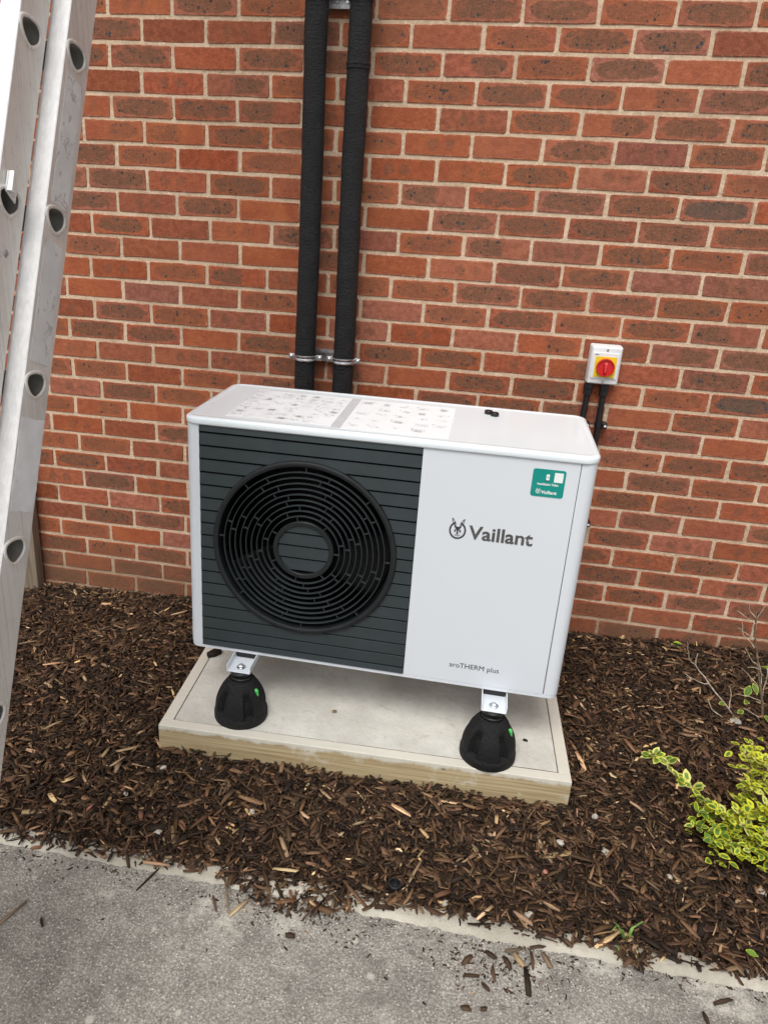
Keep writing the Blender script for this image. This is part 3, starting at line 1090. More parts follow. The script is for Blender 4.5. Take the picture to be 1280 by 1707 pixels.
mbh = []
for i in range(len(edges) - 1):
    z1, z0 = edges[i] - LIP, edges[i + 1]
    z0c, z1c = max(z0, FC[1] - FHI + .001), min(z1, FC[1] + FHI - .001)
    if z1c - z0c < .004: continue
    mb = MB()
    rows = []
    for z in np.linspace(z0c, z1c, 9):
        h_ = math.sqrt(max(0, (FHI + .001) ** 2 - (z - FC[1]) ** 2))
        y_ = -.0005 + .0042 * (z - z0) / (z1 - z0)
        rows.append([(FC[0] - h_, y_, z), (FC[0] + h_, y_, z), (FC[0] + h_, y_ + .006, z), (FC[0] - h_, y_ + .006, z)])
    mb.loft(rows, True, True, True)
    mb.build('hub_slat', M_SLAT, gr_, bevel=.0006, seg=1)
MB().lathe([(FHI + .004, .0095), (FHI + .004, .0135)], 64, 'y', cy_).build('hub_backing', M_BLACK, gr_)
# fan behind
fan = empty('fan', (0, 0, 0)); fan.parent = hp
MB().lathe([(.2600, .013), (.2600, .235), (.2585, .235), (.2585, .013)], 96, 'y', cy_, closed=True).build('shroud', M_BLACK, fan, smooth=40)
MB().lathe([(.085, .055), (.09, .065), (.09, .12)], 48, 'y', cy_).build('fan_hub', M_FAN, fan, smooth=40)
for k in range(3):
    a0 = R(95 + 120 * k)
    rows = []
    for i in range(9):
        r_ = .088 + .158 * i / 8
        rows.append([(FC[0] + r_ * math.cos(a0 + s_ * (.42 + .05 * i / 8) + .03 * i), .085 + s_ * .032 - .002 * i + .01 * (s_ * s_), FC[1] + r_ * math.sin(a0 + s_ * (.42 + .05 * i / 8) + .03 * i)) for s_ in np.linspace(-1, 1, 9)])
    mb = MB(); mb.loft(rows, False)
    mb.build('blade', M_FAN, fan, smooth=60, solid=.004, off=0)

# lettering, emblem, sticker on the front panel
text_mesh('Vaillant', M_SILVERP, 'wordmark', hp, .797, .4655, .170, .0385, -.0008, bold=.023)
text_mesh('aroTHERM plus', M_GREY, 'model_lettering', hp, .787, .0605, .141, .0155, -.0008, bold=.0, ref='T')


def emblem(parent, u, w0, s, mat, light, y, name):
    """hare's head in an oval ring"""
    mb = MB()

    def ell(cx, cz, rx, rz, rot=0, n=20):
        c_, s_ = math.cos(rot), math.sin(rot)
        return [(u + s * (cx + rx * math.cos(2 * math.pi * i / n) * c_ - rz * math.sin(2 * math.pi * i / n) * s_), y, w0 + s * (cz + rx * math.cos(2 * math.pi * i / n) * s_ + rz * math.sin(2 * math.pi * i / n) * c_)) for i in range(n)]
    n = 40
    # ring, open at the top between the ears
    ro, ri = [], []
    for i in range(n + 1):
        a = R(72) - (R(324 + 0)) * i / n + R(0)
        ro.append((u + s * .51 * math.cos(a), y, w0 + s * .57 * math.sin(a)))
        ri.append((u + s * .405 * math.cos(a), y, w0 + s * .465 * math.sin(a)))
    mb.loft([ro, ri], False)
    for sx in (-1, 1):
        # ear outline: dark leaf with pale inside
        o_ = ell(sx * .25, .50, .075, .30, -sx * .42, 16)
        i_ = ell(sx * .255, .51, .032, .20, -sx * .42, 16)
        mb.loft([o_, i_], True)
        mb.add(ell(sx * .15, -.04, .050, .10, sx * .15, 12), [tuple(range(12))])
    mb.add([(u + s * a, y, w0 + s * b_) for a, b_ in ((-.22, .24), (.22, .24), (.13, .10), (.05, -.02), (.045, -.2), (-.045, -.2), (-.05, -.02), (-.13, .10))], [tuple(range(8))])
    mb.add(ell(0, -.24, .07, .045, 0, 10), [tuple(range(10))])
    lo_, li_ = [], []
    for i in range(9):
        a = R(205 + 130 * i / 8)
        lo_.append((u + s * .2 * math.cos(a), y, w0 + s * (-.22 + .16 * math.sin(a))))
        li_.append((u + s * .165 * math.cos(a), y, w0 + s * (-.22 + .125 * math.sin(a))))
    mb.loft([lo_, li_], False)
    o = mb.build(name, mat, parent)
    return o


emblem(hp, .7675, .4855, .0445, M_GREY, None, -.0008, 'emblem')
stk = MB()
pts = rrect(.942, .6075, 1.0245, .6825, .0065)
stk.loft([[(x, -.0002, z) for x, z in pts], [(x, -.0010, z) for x, z in pts]], True, True, True)
stk = stk.build('sticker', M_TEAL, hp)
text_mesh('Installation Video', M_PRINTW, 'lettering', stk, .9565, .6395, .053, .0062, -.0014, bold=.025, ref='V')
text_mesh('Vaillant', M_PRINTW, 'lettering', stk, .968, .6165, .040, .0088, -.0014, bold=.024)
emblem(stk, .9605, .6220, .0115, M_PRINTW, None, -.0014, 'emblem')
MB().box(.9965, 1.0185, -.0014, -.0011, .6495, .6755).build('blank_patch', M_PRINTW, stk)
mb = MB(); pts = rrect(.9765, .6535, .9845, .6695, .0012)
mb.loft([[(x, -.0011, z) for x, z in pts], [(x, -.0015, z) for x, z in pts]], True, True, True)
mb.build('phone_icon', M_PRINTW, stk)
mb = MB(); mb.box(.9792, .9816, -.0018, -.0016, .6595, .6625); mb.box(.9748, .9862, -.0014, -.0012, .6512, .6530)
mb.build('icon_marks', M_GREY, stk)

# instruction sheets on the lid
for (u0, u1) in ((.101, .3990), (.4265, .7175)):
    sh = MB().box(u0, u1, (.042 if u0 < .2 else .030), .376, LZ + .0003, LZ + .0008).build('instruction_sheet', M_PAPER, hp)
    r3 = random.Random(int(u0 * 100))
    dk, lt = MB(), MB()
    zp_ = LZ + .0010

    def bar(mb_, x, y, l, wd, a):
        c_, s_ = math.cos(a), math.sin(a)
        mb_.add([(x + c_ * p - s_ * q, y + s_ * p + c_ * q, zp_) for p, q in ((-l / 2, -wd / 2), (l / 2, -wd / 2), (l / 2, wd / 2), (-l / 2, wd / 2))], [(0, 1, 2, 3)])
    cols_, rows_ = (7, 8) if u0 < .2 else (5, 5)
    for i in range(cols_):
        for j in range(rows_):
            cx = u0 + (u1 - u0) * (i + .5 + r3.uniform(-.1, .1)) / cols_
            cyy = .052 + .31 * (j + .5 + r3.uniform(-.1, .1)) / rows_
            if r3.random() < .16: continue
            wq, hq = .014 + r3.random() * .006, .010 + r3.random() * .006
            if r3.random() < .45:
                for q in (-1, 1):
                    bar(lt, cx, cyy + q * hq, wq * 2, .0008, 0)
                    bar(lt, cx + q * wq, cyy, .0008, hq * 2, 0)
            for k in range(r3.randint(5, 11)):
                bar(dk if r3.random() < .35 else lt, cx + r3.uniform(-.8, .8) * wq, cyy + r3.uniform(-.8, .8) * hq, r3.uniform(.003, .02), r3.uniform(.0007, .0016), r3.choice([0, 0, 1.57, .5, -.6, r3.uniform(-1.5, 1.5)]))
            if r3.random() < .25:
                for k in range(7):
                    bar(lt, cx, cyy - hq * .8 + k * hq * .25, wq * 1.1, .0016, 0)
            if r3.random() < .4:
                bar(dk, cx - wq, cyy + hq, .0065, .0032, 0)
    lt.build('faint_drawings', M_PRINTL, sh)['kind'] = 'stuff'
    dk.build('dark_drawings', M_PRINTG, sh)['kind'] = 'stuff'
MB().box(.3998, .4257, .036, .376, LZ + .0003, LZ + .0007).build('grey_strip', M_PRINTL, hp)

# two rubber plugs at the back of the lid: they lie on the lid
for (u_, v_, z_) in ((.8160, .350, 0), (.8340, .331, 0)):
    c_, s_ = math.cos(-.0122), math.sin(-.0122)
    pl = MB().lathe([(.0115, 0), (.0125, .002), (.0125, .0085), (.011, .0105), (.0075, .0105), (.007, .0085), (0.0001, .0085)], 24).build('rubber_plug', M_RUBBERS, None, smooth=40, loc=(-.563 + c_ * u_ - s_ * v_, -.834 + s_ * u_ + c_ * v_, .25 + LZ + .0002))
    tag(pl, 'small black rubber plug on the white lid, ' + ('nearer the wall of the pair' if v_ > .34 else 'nearer the front of the pair'), 'rubber plug', 'rubber plugs on the heat pump lid')


# mounting rails with bolts
def rail(u):
    z = -.026
    mb = MB()
    prof = [(-.036, .024), (-.036, 0), (.036, 0), (.036, .024)]
    o_ = [(-.036, .024), (-.036, .002), (-.034, 0), (.034, 0), (.036, .002), (.036, .024)]
    i_ = [(.0335, .024), (.0335, .004), (.0325, .0025), (-.0325, .0025), (-.0335, .004), (-.0335, .024)]
    loop = o_ + i_
    mb.loft([[(u + a, y, z + b_) for a, b_ in loop] for y in (-.068, .49)], True, True, True)
    rl = mb.build('mounting_rail', M_WHITE, hp, smooth=40, bevel=.0006, seg=1)
    for y in (-.041, .463):
        MB().lathe([(.0135, .0028), (.0135, .0045), (.0125, .0050)], 28, 'z', (u, y, z)).build('washer', M_ZINC, rl, smooth=40)
        MB().lathe([(.0088, .0050), (.0088, .0105), (.0075, .0118), (.0035, .0118), (.0035, .0085)], 6, 'z', (u, y, z)).build('bolt', M_ZINC, rl)
    MB().box(u - .031, u + .031, .012, .05, z + .003, -.0005).build('rubber_pad', M_RUBBERS, rl)
    return rl


rail(.176)
rail(.925)


# rubber feet
def foot_mod(r, h, a):
    if .026 < h < .112:
        q = (math.degrees(a) + 90 + 360 + 36) % 72 - 36      # rib centred on the front
        e = abs(q)
        k = min(1, max(0, (e - 24) / 3)) * min(1, max(0, (h - .026) / .004)) * min(1, max(0, (.112 - h) / .03))
        return r - .017 * k
    return r


def make_foot():
    ft = empty('rubber_foot', (0, 0, 0)); ft.parent = hp
    prof = [(.0765, 0), (.0775, .003), (.0775, .020), (.0765, .0245), (.0752, .0265), (.0745, .031)]
    for i in range(1, 15):
        q = i / 14
        prof.append((.0745 - .0365 * (q ** 2.1) , .031 + .098 * q))
    prof += [(.036, .1325), (.032, .134), (.0315, .128)]
    b_ = MB().lathe(prof, 150, 'z', mod=foot_mod).build('rubber_body', M_RUBBER, ft, smooth=38)
    MB().lathe([(.0305, .120), (.0305, .141), (.029, .143), (.026, .143), (.026, .139), (.0255, .139), (.0255, .148), (.029, .149), (.030, .151), (.030, .157), (.0285, .159), (.0265, .1632), (.0001, .1632)], 40).build('collar', M_RUBBERS, ft, smooth=35)
    a = R(-20)
    r_ = .0600
    mb = MB()
    mb.tube([(r_ * math.cos(a), r_ * math.sin(a), .088), (r_ * math.cos(a) * .985, r_ * math.sin(a) * .985, .092), (r_ * math.cos(a) * .93, r_ * math.sin(a) * .93, .104), (r_ * math.cos(a) * .89, r_ * math.sin(a) * .89, .111), (r_ * math.cos(a) * .87, r_ * math.sin(a) * .87, .113)], [.002, .0030, .0058, .005, .002], 10)
    mb.build('level_vial', M_VIAL, ft, smooth=60)
    return ft


f0 = make_foot()
for i, (u_, v_) in enumerate(((.176, -.041), (.925, -.041), (.176, .463), (.925, .463))):
    f = f0 if i == 0 else copy_tree(f0, hp)
    f.location = (u_, v_, SLAB_Z - .0005 - .250)
    f.scale = (1.045, 1.045, 1.0)

# ================================================================== PIPES
def pipe(x, seams, label):
    rt = empty('insulated_pipe', (x, -.085, 0))
    tag(rt, label, 'pipe', 'insulated pipes on the wall')
    rr = random.Random(int(x * 1000))
    zs = np.arange(5.3, .62, -.02)
    path, rad = [], []
    for z in zs:
        path.append((.0045 * mnoise.noise(Vector((x * 9, z * 2.1, 1))) + .0012 * mnoise.noise(Vector((x * 9, z * 11, 1))), .002 * mnoise.noise(Vector((x * 9, z * 2.1, 8))), z))
        q = .0362 + .0014 * mnoise.noise(Vector((x * 5, z * 5, 3))) + .0011 * mnoise.noise(Vector((x * 5, z * 19, 3)))
        rad.append(q)
    for a in range(10, 91, 10):
        path.append((0, -.10 + .10 * math.cos(R(a)), .62 - .10 * math.sin(R(a))))
        rad.append(.0362)
    path.append((0, -.312, .52)); rad.append(.0362)
    MB().tube(path, rad, 40).build('insulation', M_FOAM, rt, smooth=60)
    for zc, tp in seams:
        mb = MB()
        hw = .0018 if tp == 'cut' else .006
        pr_ = [(.0358, zc - hw), (.0377, zc - hw * .7), (.0377, zc + hw * .7), (.0358, zc + hw)]
        if tp == 'tape':
            pr_ = [(.0355, zc - .014), (.0378, zc - .013), (.0378, zc - .005), (.0365, zc - .004), (.0382, zc - .002), (.0382, zc + .004), (.0368, zc + .006), (.0355, zc + .0065)]
        cx = .0035 * mnoise.noise(Vector((x * 9, zc * 2.1, 1)))
        MB().lathe(pr_, 40, 'z', (cx, 0, 0)).build('joint', M_FOAM, rt, smooth=40)
    return rt


pipe(-.3985, [(1.092, 'cut'), (3.0, 'tape')], 'tall black insulated pipe on the brick wall, left of the pair')
pipe(-.2605, [(1.945, 'tape'), (1.435, 'cut'), (.995, 'cut'), (3.2, 'tape')], 'tall black insulated pipe on the bricks, right one with ribbed joint near the top')


def clamp(x, z, label, grp):
    c0 = empty('pipe_clamp', (x, -.085, z))
    tag(c0, label, 'pipe clamp', grp)
    MB().lathe([(.0365, -.013), (.0392, -.012), (.0392, .012), (.0365, .013)], 40).build('rubber_lining', M_RUBBERS, c0, smooth=40)
    MB().lathe([(.0385, -.0100), (.0414, -.0098), (.0418, -.0070), (.0414, -.0030), (.0402, -.0012), (.0402, .0012), (.0414, .0030), (.0418, .0070), (.0414, .0098), (.0385, .0100)], 56).build('steel_band', M_ZINC, c0, smooth=40)
    for s_ in (-1, 1):
        e = MB().box(min(s_ * .040, s_ * .060), max(s_ * .040, s_ * .060), -.0045, .0045, -.0105, .0105).build('ear', M_ZINC, c0, bevel=.002)
        MB().lathe([(.0060, -.0045), (.0066, -.0060), (.0062, -.0088), (.0045, -.0100), (.0015, -.0100), (.0012, -.0075)], 20, 'y', (s_ * .0515, 0, 0)).build('screw_head', M_ZINC, e, smooth=35)
    MB().tube([(0, .040, 0), (0, .062, 0)], .005, 12).build('stud', M_ZINC, c0, smooth=40)
    return c0


def strut(z, label):
    s0 = empty('strut_channel', (-.33, 0, z))
    tag(s0, label, 'steel channel', 'steel channels behind the pipe clamps')
    pr_ = [(-.021, -.001), (-.021, -.021), (-.009, -.021), (-.009, -.0185), (-.0185, -.0185), (-.0185, -.0035), (.0185, -.0035), (.0185, -.0185), (.009, -.0185), (.009, -.021), (.021, -.021), (.021, -.001)]
    mb = MB()
    mb.loft([[(x_, b_, a) for a, b_ in pr_] for x_ in (-.088, .092)], True, True, True)
    mb.build('channel', M_STRUT, s0)
    for x_ in (-.02, .012):
        MB().lathe([(.007, -.0034), (.007, -.0085), (.005, -.010)], 12, 'y', (x_, 0, 0)).build('fixing_screw', M_ZINC, s0)


for z, wd in ((1.020, 'lower'), (2.128, 'upper'), (3.3, 'highest')):
    strut(z, {'lower': 'steel channel on the bricks just above the lid, between the lower pipe clamps', 'upper': 'steel channel at the top edge of the photo between the pipes', 'highest': 'steel channel between the pipes high up the wall'}[wd])
    for x, sd in ((-.3985, 'left'), (-.2605, 'right')):
        clamp(x, z, {'lower': f'shiny steel clamp round the {sd} black pipe just above the lid', 'upper': f'steel clamp round the {sd} black pipe at the top edge', 'highest': f'steel clamp round the {sd} black pipe high up the wall'}[wd], 'steel clamps on the black pipes')

# ================================================================== ISOLATOR AND CONDUITS
iso = empty('isolator_switch', (.6365, 0, 1.0705))
tag(iso, 'white wall box with red rotary isolator knob on a yellow plate', 'isolator switch')
mb = MB()
hw, hh = .0525, .0665
lay = [(0, -.0025), (0, -.030), (.0006, -.0312), (.0006, -.040), (.0022, -.047), (.0060, -.0520), (.0075, -.0525)]
mb.loft([[(x, y, z) for x, z in rrect(-hw + i, -hh + i, hw - i, hh - i, max(.002, .0075 - i))] for i, y in lay], True, True, True)
mb.build('enclosure', M_ISO, iso, smooth=40)
pts = rrect(-.0435, -.0440, .0435, .0440, .003)
mb = MB(); mb.loft([[(x, -.0520, z) for x, z in pts], [(x, -.0550, z) for x, z in pts], [(x * .975, -.0560, z * .975) for x, z in pts]], True, True, True)
mb.build('cover_plate', M_ISO, iso, smooth=30)
for s_ in (-1, 1):
    MB().lathe([(.0030, -.0520), (.0030, -.0538), (.0042, -.0545), (.0014, -.0545), (.0012, -.0528)], 18, 'y', (.001, 0, s_ * .0535)).build('cover_screw', M_ZINC, iso, smooth=35)
pts = rrect(-.0345, -.0385, .0355, .0315, .0015)
mb = MB(); mb.loft([[(x, -.0558, z) for x, z in pts], [(x, -.0578, z) for x, z in pts]], True, True, True)
mb.build('yellow_plate', M_YEL, iso)
MB().box(-.038, -.026, -.0566, -.0562, .0355, .0385).build('blue_mark', M_BLUE, iso)
mb = MB()
for k in range(6):
    mb.box(.002 + k * .0055, .006 + k * .0055, -.0566, -.0562, -.0418, -.0408)
mb.build('small_print', M_PRINTG, iso)
kc = (.0005, 0, -.0035)
kn = MB().lathe([(.0300, -.0575), (.0305, -.0600), (.0300, -.0700), (.0290, -.0712), (.0262, -.0712), (.0256, -.0700), (.0250, -.0655), (.0001, -.0655)], 56, 'y', kc).build('rotary_knob', M_RED, iso, smooth=35)
mb = MB()
rows = []
for z, hw_, y_ in ((-.0235, .0030, -.0705), (-.018, .0062, -.0745), (.004, .0066, -.0760), (.012, .0062, -.0745), (.0185, .0040, -.0690)):
    rows.append([(kc[0] - hw_, -.0650, kc[2] + z), (kc[0] - hw_ * .8, y_, kc[2] + z), (kc[0] + hw_ * .8, y_, kc[2] + z), (kc[0] + hw_, -.0650, kc[2] + z)])
mb.loft(rows, True, True, True)
mb.build('grip', M_RED, kn, bevel=.0012)
mb = MB()
mb.add([(kc[0] + a, -.0766, kc[2] + b_) for a, b_ in ((-.0012, -.014), (.0012, -.014), (.0012, .001), (.0030, .001), (0, .006), (-.0030, .001), (-.0012, .001))], [tuple(range(7))])
mb.build('arrow_mark', M_REDL, kn)
MB().lathe([(.0022, -.0655), (.0022, -.0668)], 12, 'y', (kc[0], 0, kc[2] + .0225)).build('padlock_hole', M_GREY, kn)


def conduit(xt, xb, y, zb, clips, label):
    o = empty('conduit', (xt, y, 0))
    tag(o, label, 'conduit', 'black conduits below the isolator')
    dx = xb - xt
    MB().tube([(0, 0, 1.0), (0, 0, .93), (dx * .5, 0, .86), (dx, 0, .80), (dx, 0, .50), (dx - .004, 0, .455), (dx - .025, -.004, .42), (dx - .07, -.02, .40), (dx - .12, -.06, .395), (dx - .14, -.12, .395), (dx - .14, -.385 - y, .395)], .0105, 20).build('tube', M_CONDUIT, o, smooth=60)
    g_ = MB().lathe([(.0135, .962), (.0150, .964), (.0150, .983), (.0162, .985), (.0162, 1.0035)], 8, 'z').build('gland', M_CONDUIT, o)
    return o


conduit(.5965, .590, -.031, .25, 0, 'black conduit under the isolator, left one running behind the lid corner')
conduit(.6500, .6515, -.031, .20, 0, 'black conduit under the isolator, right one with a saddle clip beside the unit')


def clip(x, z, label):
    o = empty('saddle_clip', (x, -.031, z))
    tag(o, label, 'saddle clip', 'saddle clips on the conduits')
    MB().lathe([(.0108, -.009), (.0138, -.009), (.0138, .009), (.0108, .009)], 28, closed=True).build('strap', M_CONDUIT, o, smooth=40)
    lug = MB().box(.0125, .030, -.010, .028, -.010, .010).build('lug', M_CONDUIT, o, bevel=.003)
    MB().lathe([(.0042, -.010), (.0042, -.0118), (.003, -.0124)], 14, 'y', (.0225, 0, 0)).build('screw', M_ISO, lug, smooth=40)


clip(.6515, .858, 'black saddle clip on the right conduit, just above the white lid')
clip(.593, .855, 'black saddle clip on the left conduit, half hidden by the lid corner')
clip(.6545, .482, 'black saddle clip low down, peeping out past the right side of the unit')

# ================================================================== LADDER
LK = Vector((0, -.384, -.9233)).normalized()      # down the stile
LN = Vector((0, -.9233, .384)).normalized()       # square to it, away from the wall
LP0 = Vector((-.512, -1.400, 1.741))
lad = empty('extension_ladder', (-.7, -2.16, PATH_Z))
tag(lad, 'worn aluminium two section ladder leaning on the wall with scuffed labels', 'ladder')
inv = Matrix.Translation((.7, 2.16, -PATH_Z))


def lpt(x, s, n):
    """ladder coordinates (across, down the stile, out from the wall) to the ladder's own space"""
    p = LP0 + LK * s + LN * n
    return inv @ Vector((x, p.y, p.z))


D_OUT = [(.0268, -.0065), (.0215, -.0125), (.0095, -.0180), (-.0040, -.0205), (-.0157, -.0205), (-.0236, -.0155), (-.0262, -.0080), (-.0250, .0010), (-.0190, .0095), (-.0090, .0175), (-.0010, .0200), (.0085, .0178), (.0175, .0122), (.0255, .0025)]


def catmull(P, k=2):
    out = []
    n = len(P)
    for i in range(n):
        p0, p1, p2, p3 = [Vector(P[(i + j - 1) % n]) for j in range(4)]
        for q in range(k):
            t_ = q / k
            out.append(.5 * (2 * p1 + (p2 - p0) * t_ + (2 * p0 - 5 * p1 + 4 * p2 - p3) * t_ ** 2 + (3 * p1 - p0 - 3 * p2 + p3) * t_ ** 3))
    return [(p.x, p.y) for p in out]


D_OUT = catmull(D_OUT, 2)


def stile(xo, sgn, n0, n1, s0, s1, holes, name='stile'):
    """channel section: web with rung holes at xo, flanges turned inwards (towards -sgn)"""
    wb = MB()
    a0, a1 = n0 + .004, n1 - .003
    nc, hh_ = (n0 + n1) / 2 + .006, .036
    cuts = [s0]
    for h in holes:
        cuts += [h - hh_, h + hh_]
    cuts.append(s1)
    for k in range(0, len(cuts), 2):
        wb.add([lpt(xo, s, n) for s, n in ((cuts[k], a0), (cuts[k + 1], a0), (cuts[k + 1], a1), (cuts[k], a1))], [(0, 1, 2, 3)])
    for h in holes:
        inner, outer = [], []
        for dn, ds in D_OUT:
            k = min(((a1 - nc) if dn > 0 else (nc - a0)) / max(abs(dn), 1e-6), hh_ / max(abs(ds), 1e-6))
            inner.append((ds, dn)); outer.append((ds * k, dn * k))
        m_ = len(inner)
        for i in range(m_):
            j = (i + 1) % m_
            (s_a, n_a), (s_b, n_b) = outer[i], outer[j]
            side = lambda s_, n_: 's' if abs(abs(s_) - hh_) < 1e-6 else 'n'
            poly = [inner[i], outer[i]]
            if side(s_a, n_a) != side(s_b, n_b):
                poly.append((s_a if side(s_a, n_a) == 's' else s_b, n_a if side(s_a, n_a) == 'n' else n_b))
            poly += [outer[j], inner[j]]
            wb.add([lpt(xo, h + s_, nc + n_) for s_, n_ in poly], [tuple(range(len(poly)))])
    mb = MB()
    i_ = -sgn
    # front flange (bright, faces the viewer), rear flange
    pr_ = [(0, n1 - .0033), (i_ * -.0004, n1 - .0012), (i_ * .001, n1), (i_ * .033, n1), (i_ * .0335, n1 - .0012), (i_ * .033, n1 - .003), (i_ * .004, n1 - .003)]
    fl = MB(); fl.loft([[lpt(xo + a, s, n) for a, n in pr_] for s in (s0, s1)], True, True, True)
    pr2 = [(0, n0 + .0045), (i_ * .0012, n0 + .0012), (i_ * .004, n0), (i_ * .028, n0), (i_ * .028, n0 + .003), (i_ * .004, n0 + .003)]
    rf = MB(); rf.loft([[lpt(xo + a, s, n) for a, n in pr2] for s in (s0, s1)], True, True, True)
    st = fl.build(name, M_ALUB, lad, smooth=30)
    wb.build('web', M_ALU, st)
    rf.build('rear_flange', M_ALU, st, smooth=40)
    return st


def section(xo, width, n0, n1, first, sp, s0, s1):
    hs_ = [first + sp * i for i in range(-20, 12) if s0 + .06 < first + sp * i < s1 - .06]
    stile(xo, 1, n0, n1, s0, s1, hs_)
    stile(xo - width, -1, n0, n1, s0, s1, hs_)
    nc = (n0 + n1) / 2 + .006
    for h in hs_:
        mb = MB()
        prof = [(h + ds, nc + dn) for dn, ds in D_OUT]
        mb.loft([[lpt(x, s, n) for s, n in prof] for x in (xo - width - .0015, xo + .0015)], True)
        ru = mb.build('rung', M_ALU_SHADE, lad, smooth=40, solid=.002, off=0)
        for x, sg in ((xo, 1), (xo - width, -1)):
            mb = MB()
            rings = []
            for a in range(8):
                an = 2 * math.pi * a / 8
                k_ = 1 + (.0038 * math.cos(an) + .0018) / .024
                rings.append([lpt(x + sg * (.0004 + .0026 * math.sin(an)), h + ds * k_, nc + dn * k_) for dn, ds in D_OUT])
            mb.loft(rings + [rings[0]], True)
            mb.build('swaged_lip', M_ALU, ru, smooth=60)


section(-.512, .40, -.046, .034, 0, .2775, -3.52, 1.90)
section(-.540, .345, .043, .121, .0155, .270, -1.60, 1.83)


def sticker(name, x, outline, mat):
    mb = MB()
    mb.loft([[lpt(x + d_, s, n) for s, n in outline] for d_ in (.0004, .0009)], True, True, True)
    return mb.build(name, mat, lad)


def ragged(s0, s1, n0, n1, k, amp, seed):
    r4 = random.Random(seed)
    P = []
    for (a, b_), (c_, d_) in (((s0, n0), (s1, n0)), ((s1, n0), (s1, n1)), ((s1, n1), (s0, n1)), ((s0, n1), (s0, n0))):
        m_ = k if abs(c_ - a) > .1 else 5
        for i in range(m_):
            q = i / m_
            P.append((a + (c_ - a) * q + r4.uniform(-amp, amp), b_ + (d_ - b_) * q + r4.uniform(-amp, amp)))
    return P


sticker('label_sticker', -.512, ragged(.036, .252, -.030, .021, 14, .0008, 1), M_LABELG)
sticker('label_sticker', -.512, ragged(.314, .518, -.029, .024, 14, .0014, 2), M_LABELG)
o = sticker('label_sticker', -.512, ragged(.610, .766, -.040, .028, 16, .0022, 3), M_LABELW)
o['label'] = 'torn white label with dark scuffs'
# small riveted bracket and a rivet on the front section
mb = MB()
cs, cn = .262, .088
mb.loft([[lpt(-.540 + d_, s, n) for s, n in ((cs - .020, cn + .016), (cs + .012, cn + .016), (cs + .022, cn - .012), (cs - .008, cn - .012))] for d_ in (.0006, .0035)], True, True, True)
mb.loft([[lpt(-.540 + d_, s, n) for s, n in ((cs - .020, cn + .016), (cs + .012, cn + .016), (cs + .012, cn + .004), (cs - .016, cn + .004))] for d_ in (.004, .013)], True, True, True)
br_ = mb.build('bracket', M_ALUB, lad, bevel=.001)


def stud(s, n, x, r_):
    c0 = lpt(x, s, n)
    return MB().lathe([(r_, 0), (r_, .0015), (r_ * .7, .003), (r_ * .25, .0034)], 18, 'x', c0)


stud(cs - .002, cn - .005, -.5365, .0045).build('rivet', M_ALU, br_, smooth=40)
stud(cs + .011, cn - .004, -.5365, .0045).build('rivet', M_ALU, br_, smooth=40)
stud(.364, .079, -.540, .0062).build('rivet', M_STRUT, lad, smooth=40)
for xx in (-.512, -.912):
    MB().loft([[lpt(xx + a, s, n) for a, n in (((-.036, -.05), (.003, -.05), (.003, .039), (-.036, .039)) if xx > -.6 else ((-.003, -.05), (.036, -.05), (.036, .039), (-.003, .039)))] for s in (1.86, 1.915)], True, True, True).build('rubber_shoe', M_RUBBERS, lad, bevel=.003)

# ================================================================== TIMBER POST
po = MB()
po.box(-.042, .042, -.026, .026, -.12, .56)
po = po.build('timber_post', M_POST, None, bevel=.004, loc=(-1.598, -.040, 0))
tag(po, 'short weathered grey timber post standing against the bricks behind the ladder', 'post')

# ================================================================== PLANTS
def leaf_mesh(seed, L=1.0):
    r5 = random.Random(seed)
    v, uv, f = [], [], []
    n = 5
    fold, curl = r5.uniform(.12, .32), r5.uniform(-.15, .25)
    wd = r5.uniform(.27, .34)
    for i in range(n + 1):
        q = i / n
        hw_ = wd * math.sin(math.pi * min(.97, max(.035, q)) ** .9) ** .8
        for s_ in (-1, 0, 1):
            v.append((s_ * hw_, q, abs(s_) * fold * hw_ - curl * q * q))
            uv.append((s_, q))
    for i in range(n):
        for j in range(2):
            a = i * 3 + j
            f.append((a, a + 1, a + 4, a + 3))
    me = bpy.data.meshes.new('leaf')
    me.from_pydata(v, [], f)
    put_uv(me, 'leaf', uv)
    me.materials.append(M_LEAF)
    me.polygons.foreach_set('use_smooth', [True] * len(me.polygons))
    return me


LEAVES = [leaf_mesh(i) for i in range(6)]


def put_leaf(parent, p, d, up, size, col):
    d = Vector(d).normalized()
    up = Vector(up)
    x = d.cross(up)
    if x.length < 1e-3: x = d.orthogonal()
    x.normalize()
    z = x.cross(d)
    o = bpy.data.objects.new('leaf', random.choice(LEAVES))
    COL.objects.link(o)
    o.parent = parent
    m = Matrix(((x.x, d.x, z.x, p[0]), (x.y, d.y, z.y, p[1]), (x.z, d.z, z.z, p[2]), (0, 0, 0, 1)))
    o.matrix_local = m @ Matrix.Scale(size, 4)
    o.color = (*col, 1)
    return o


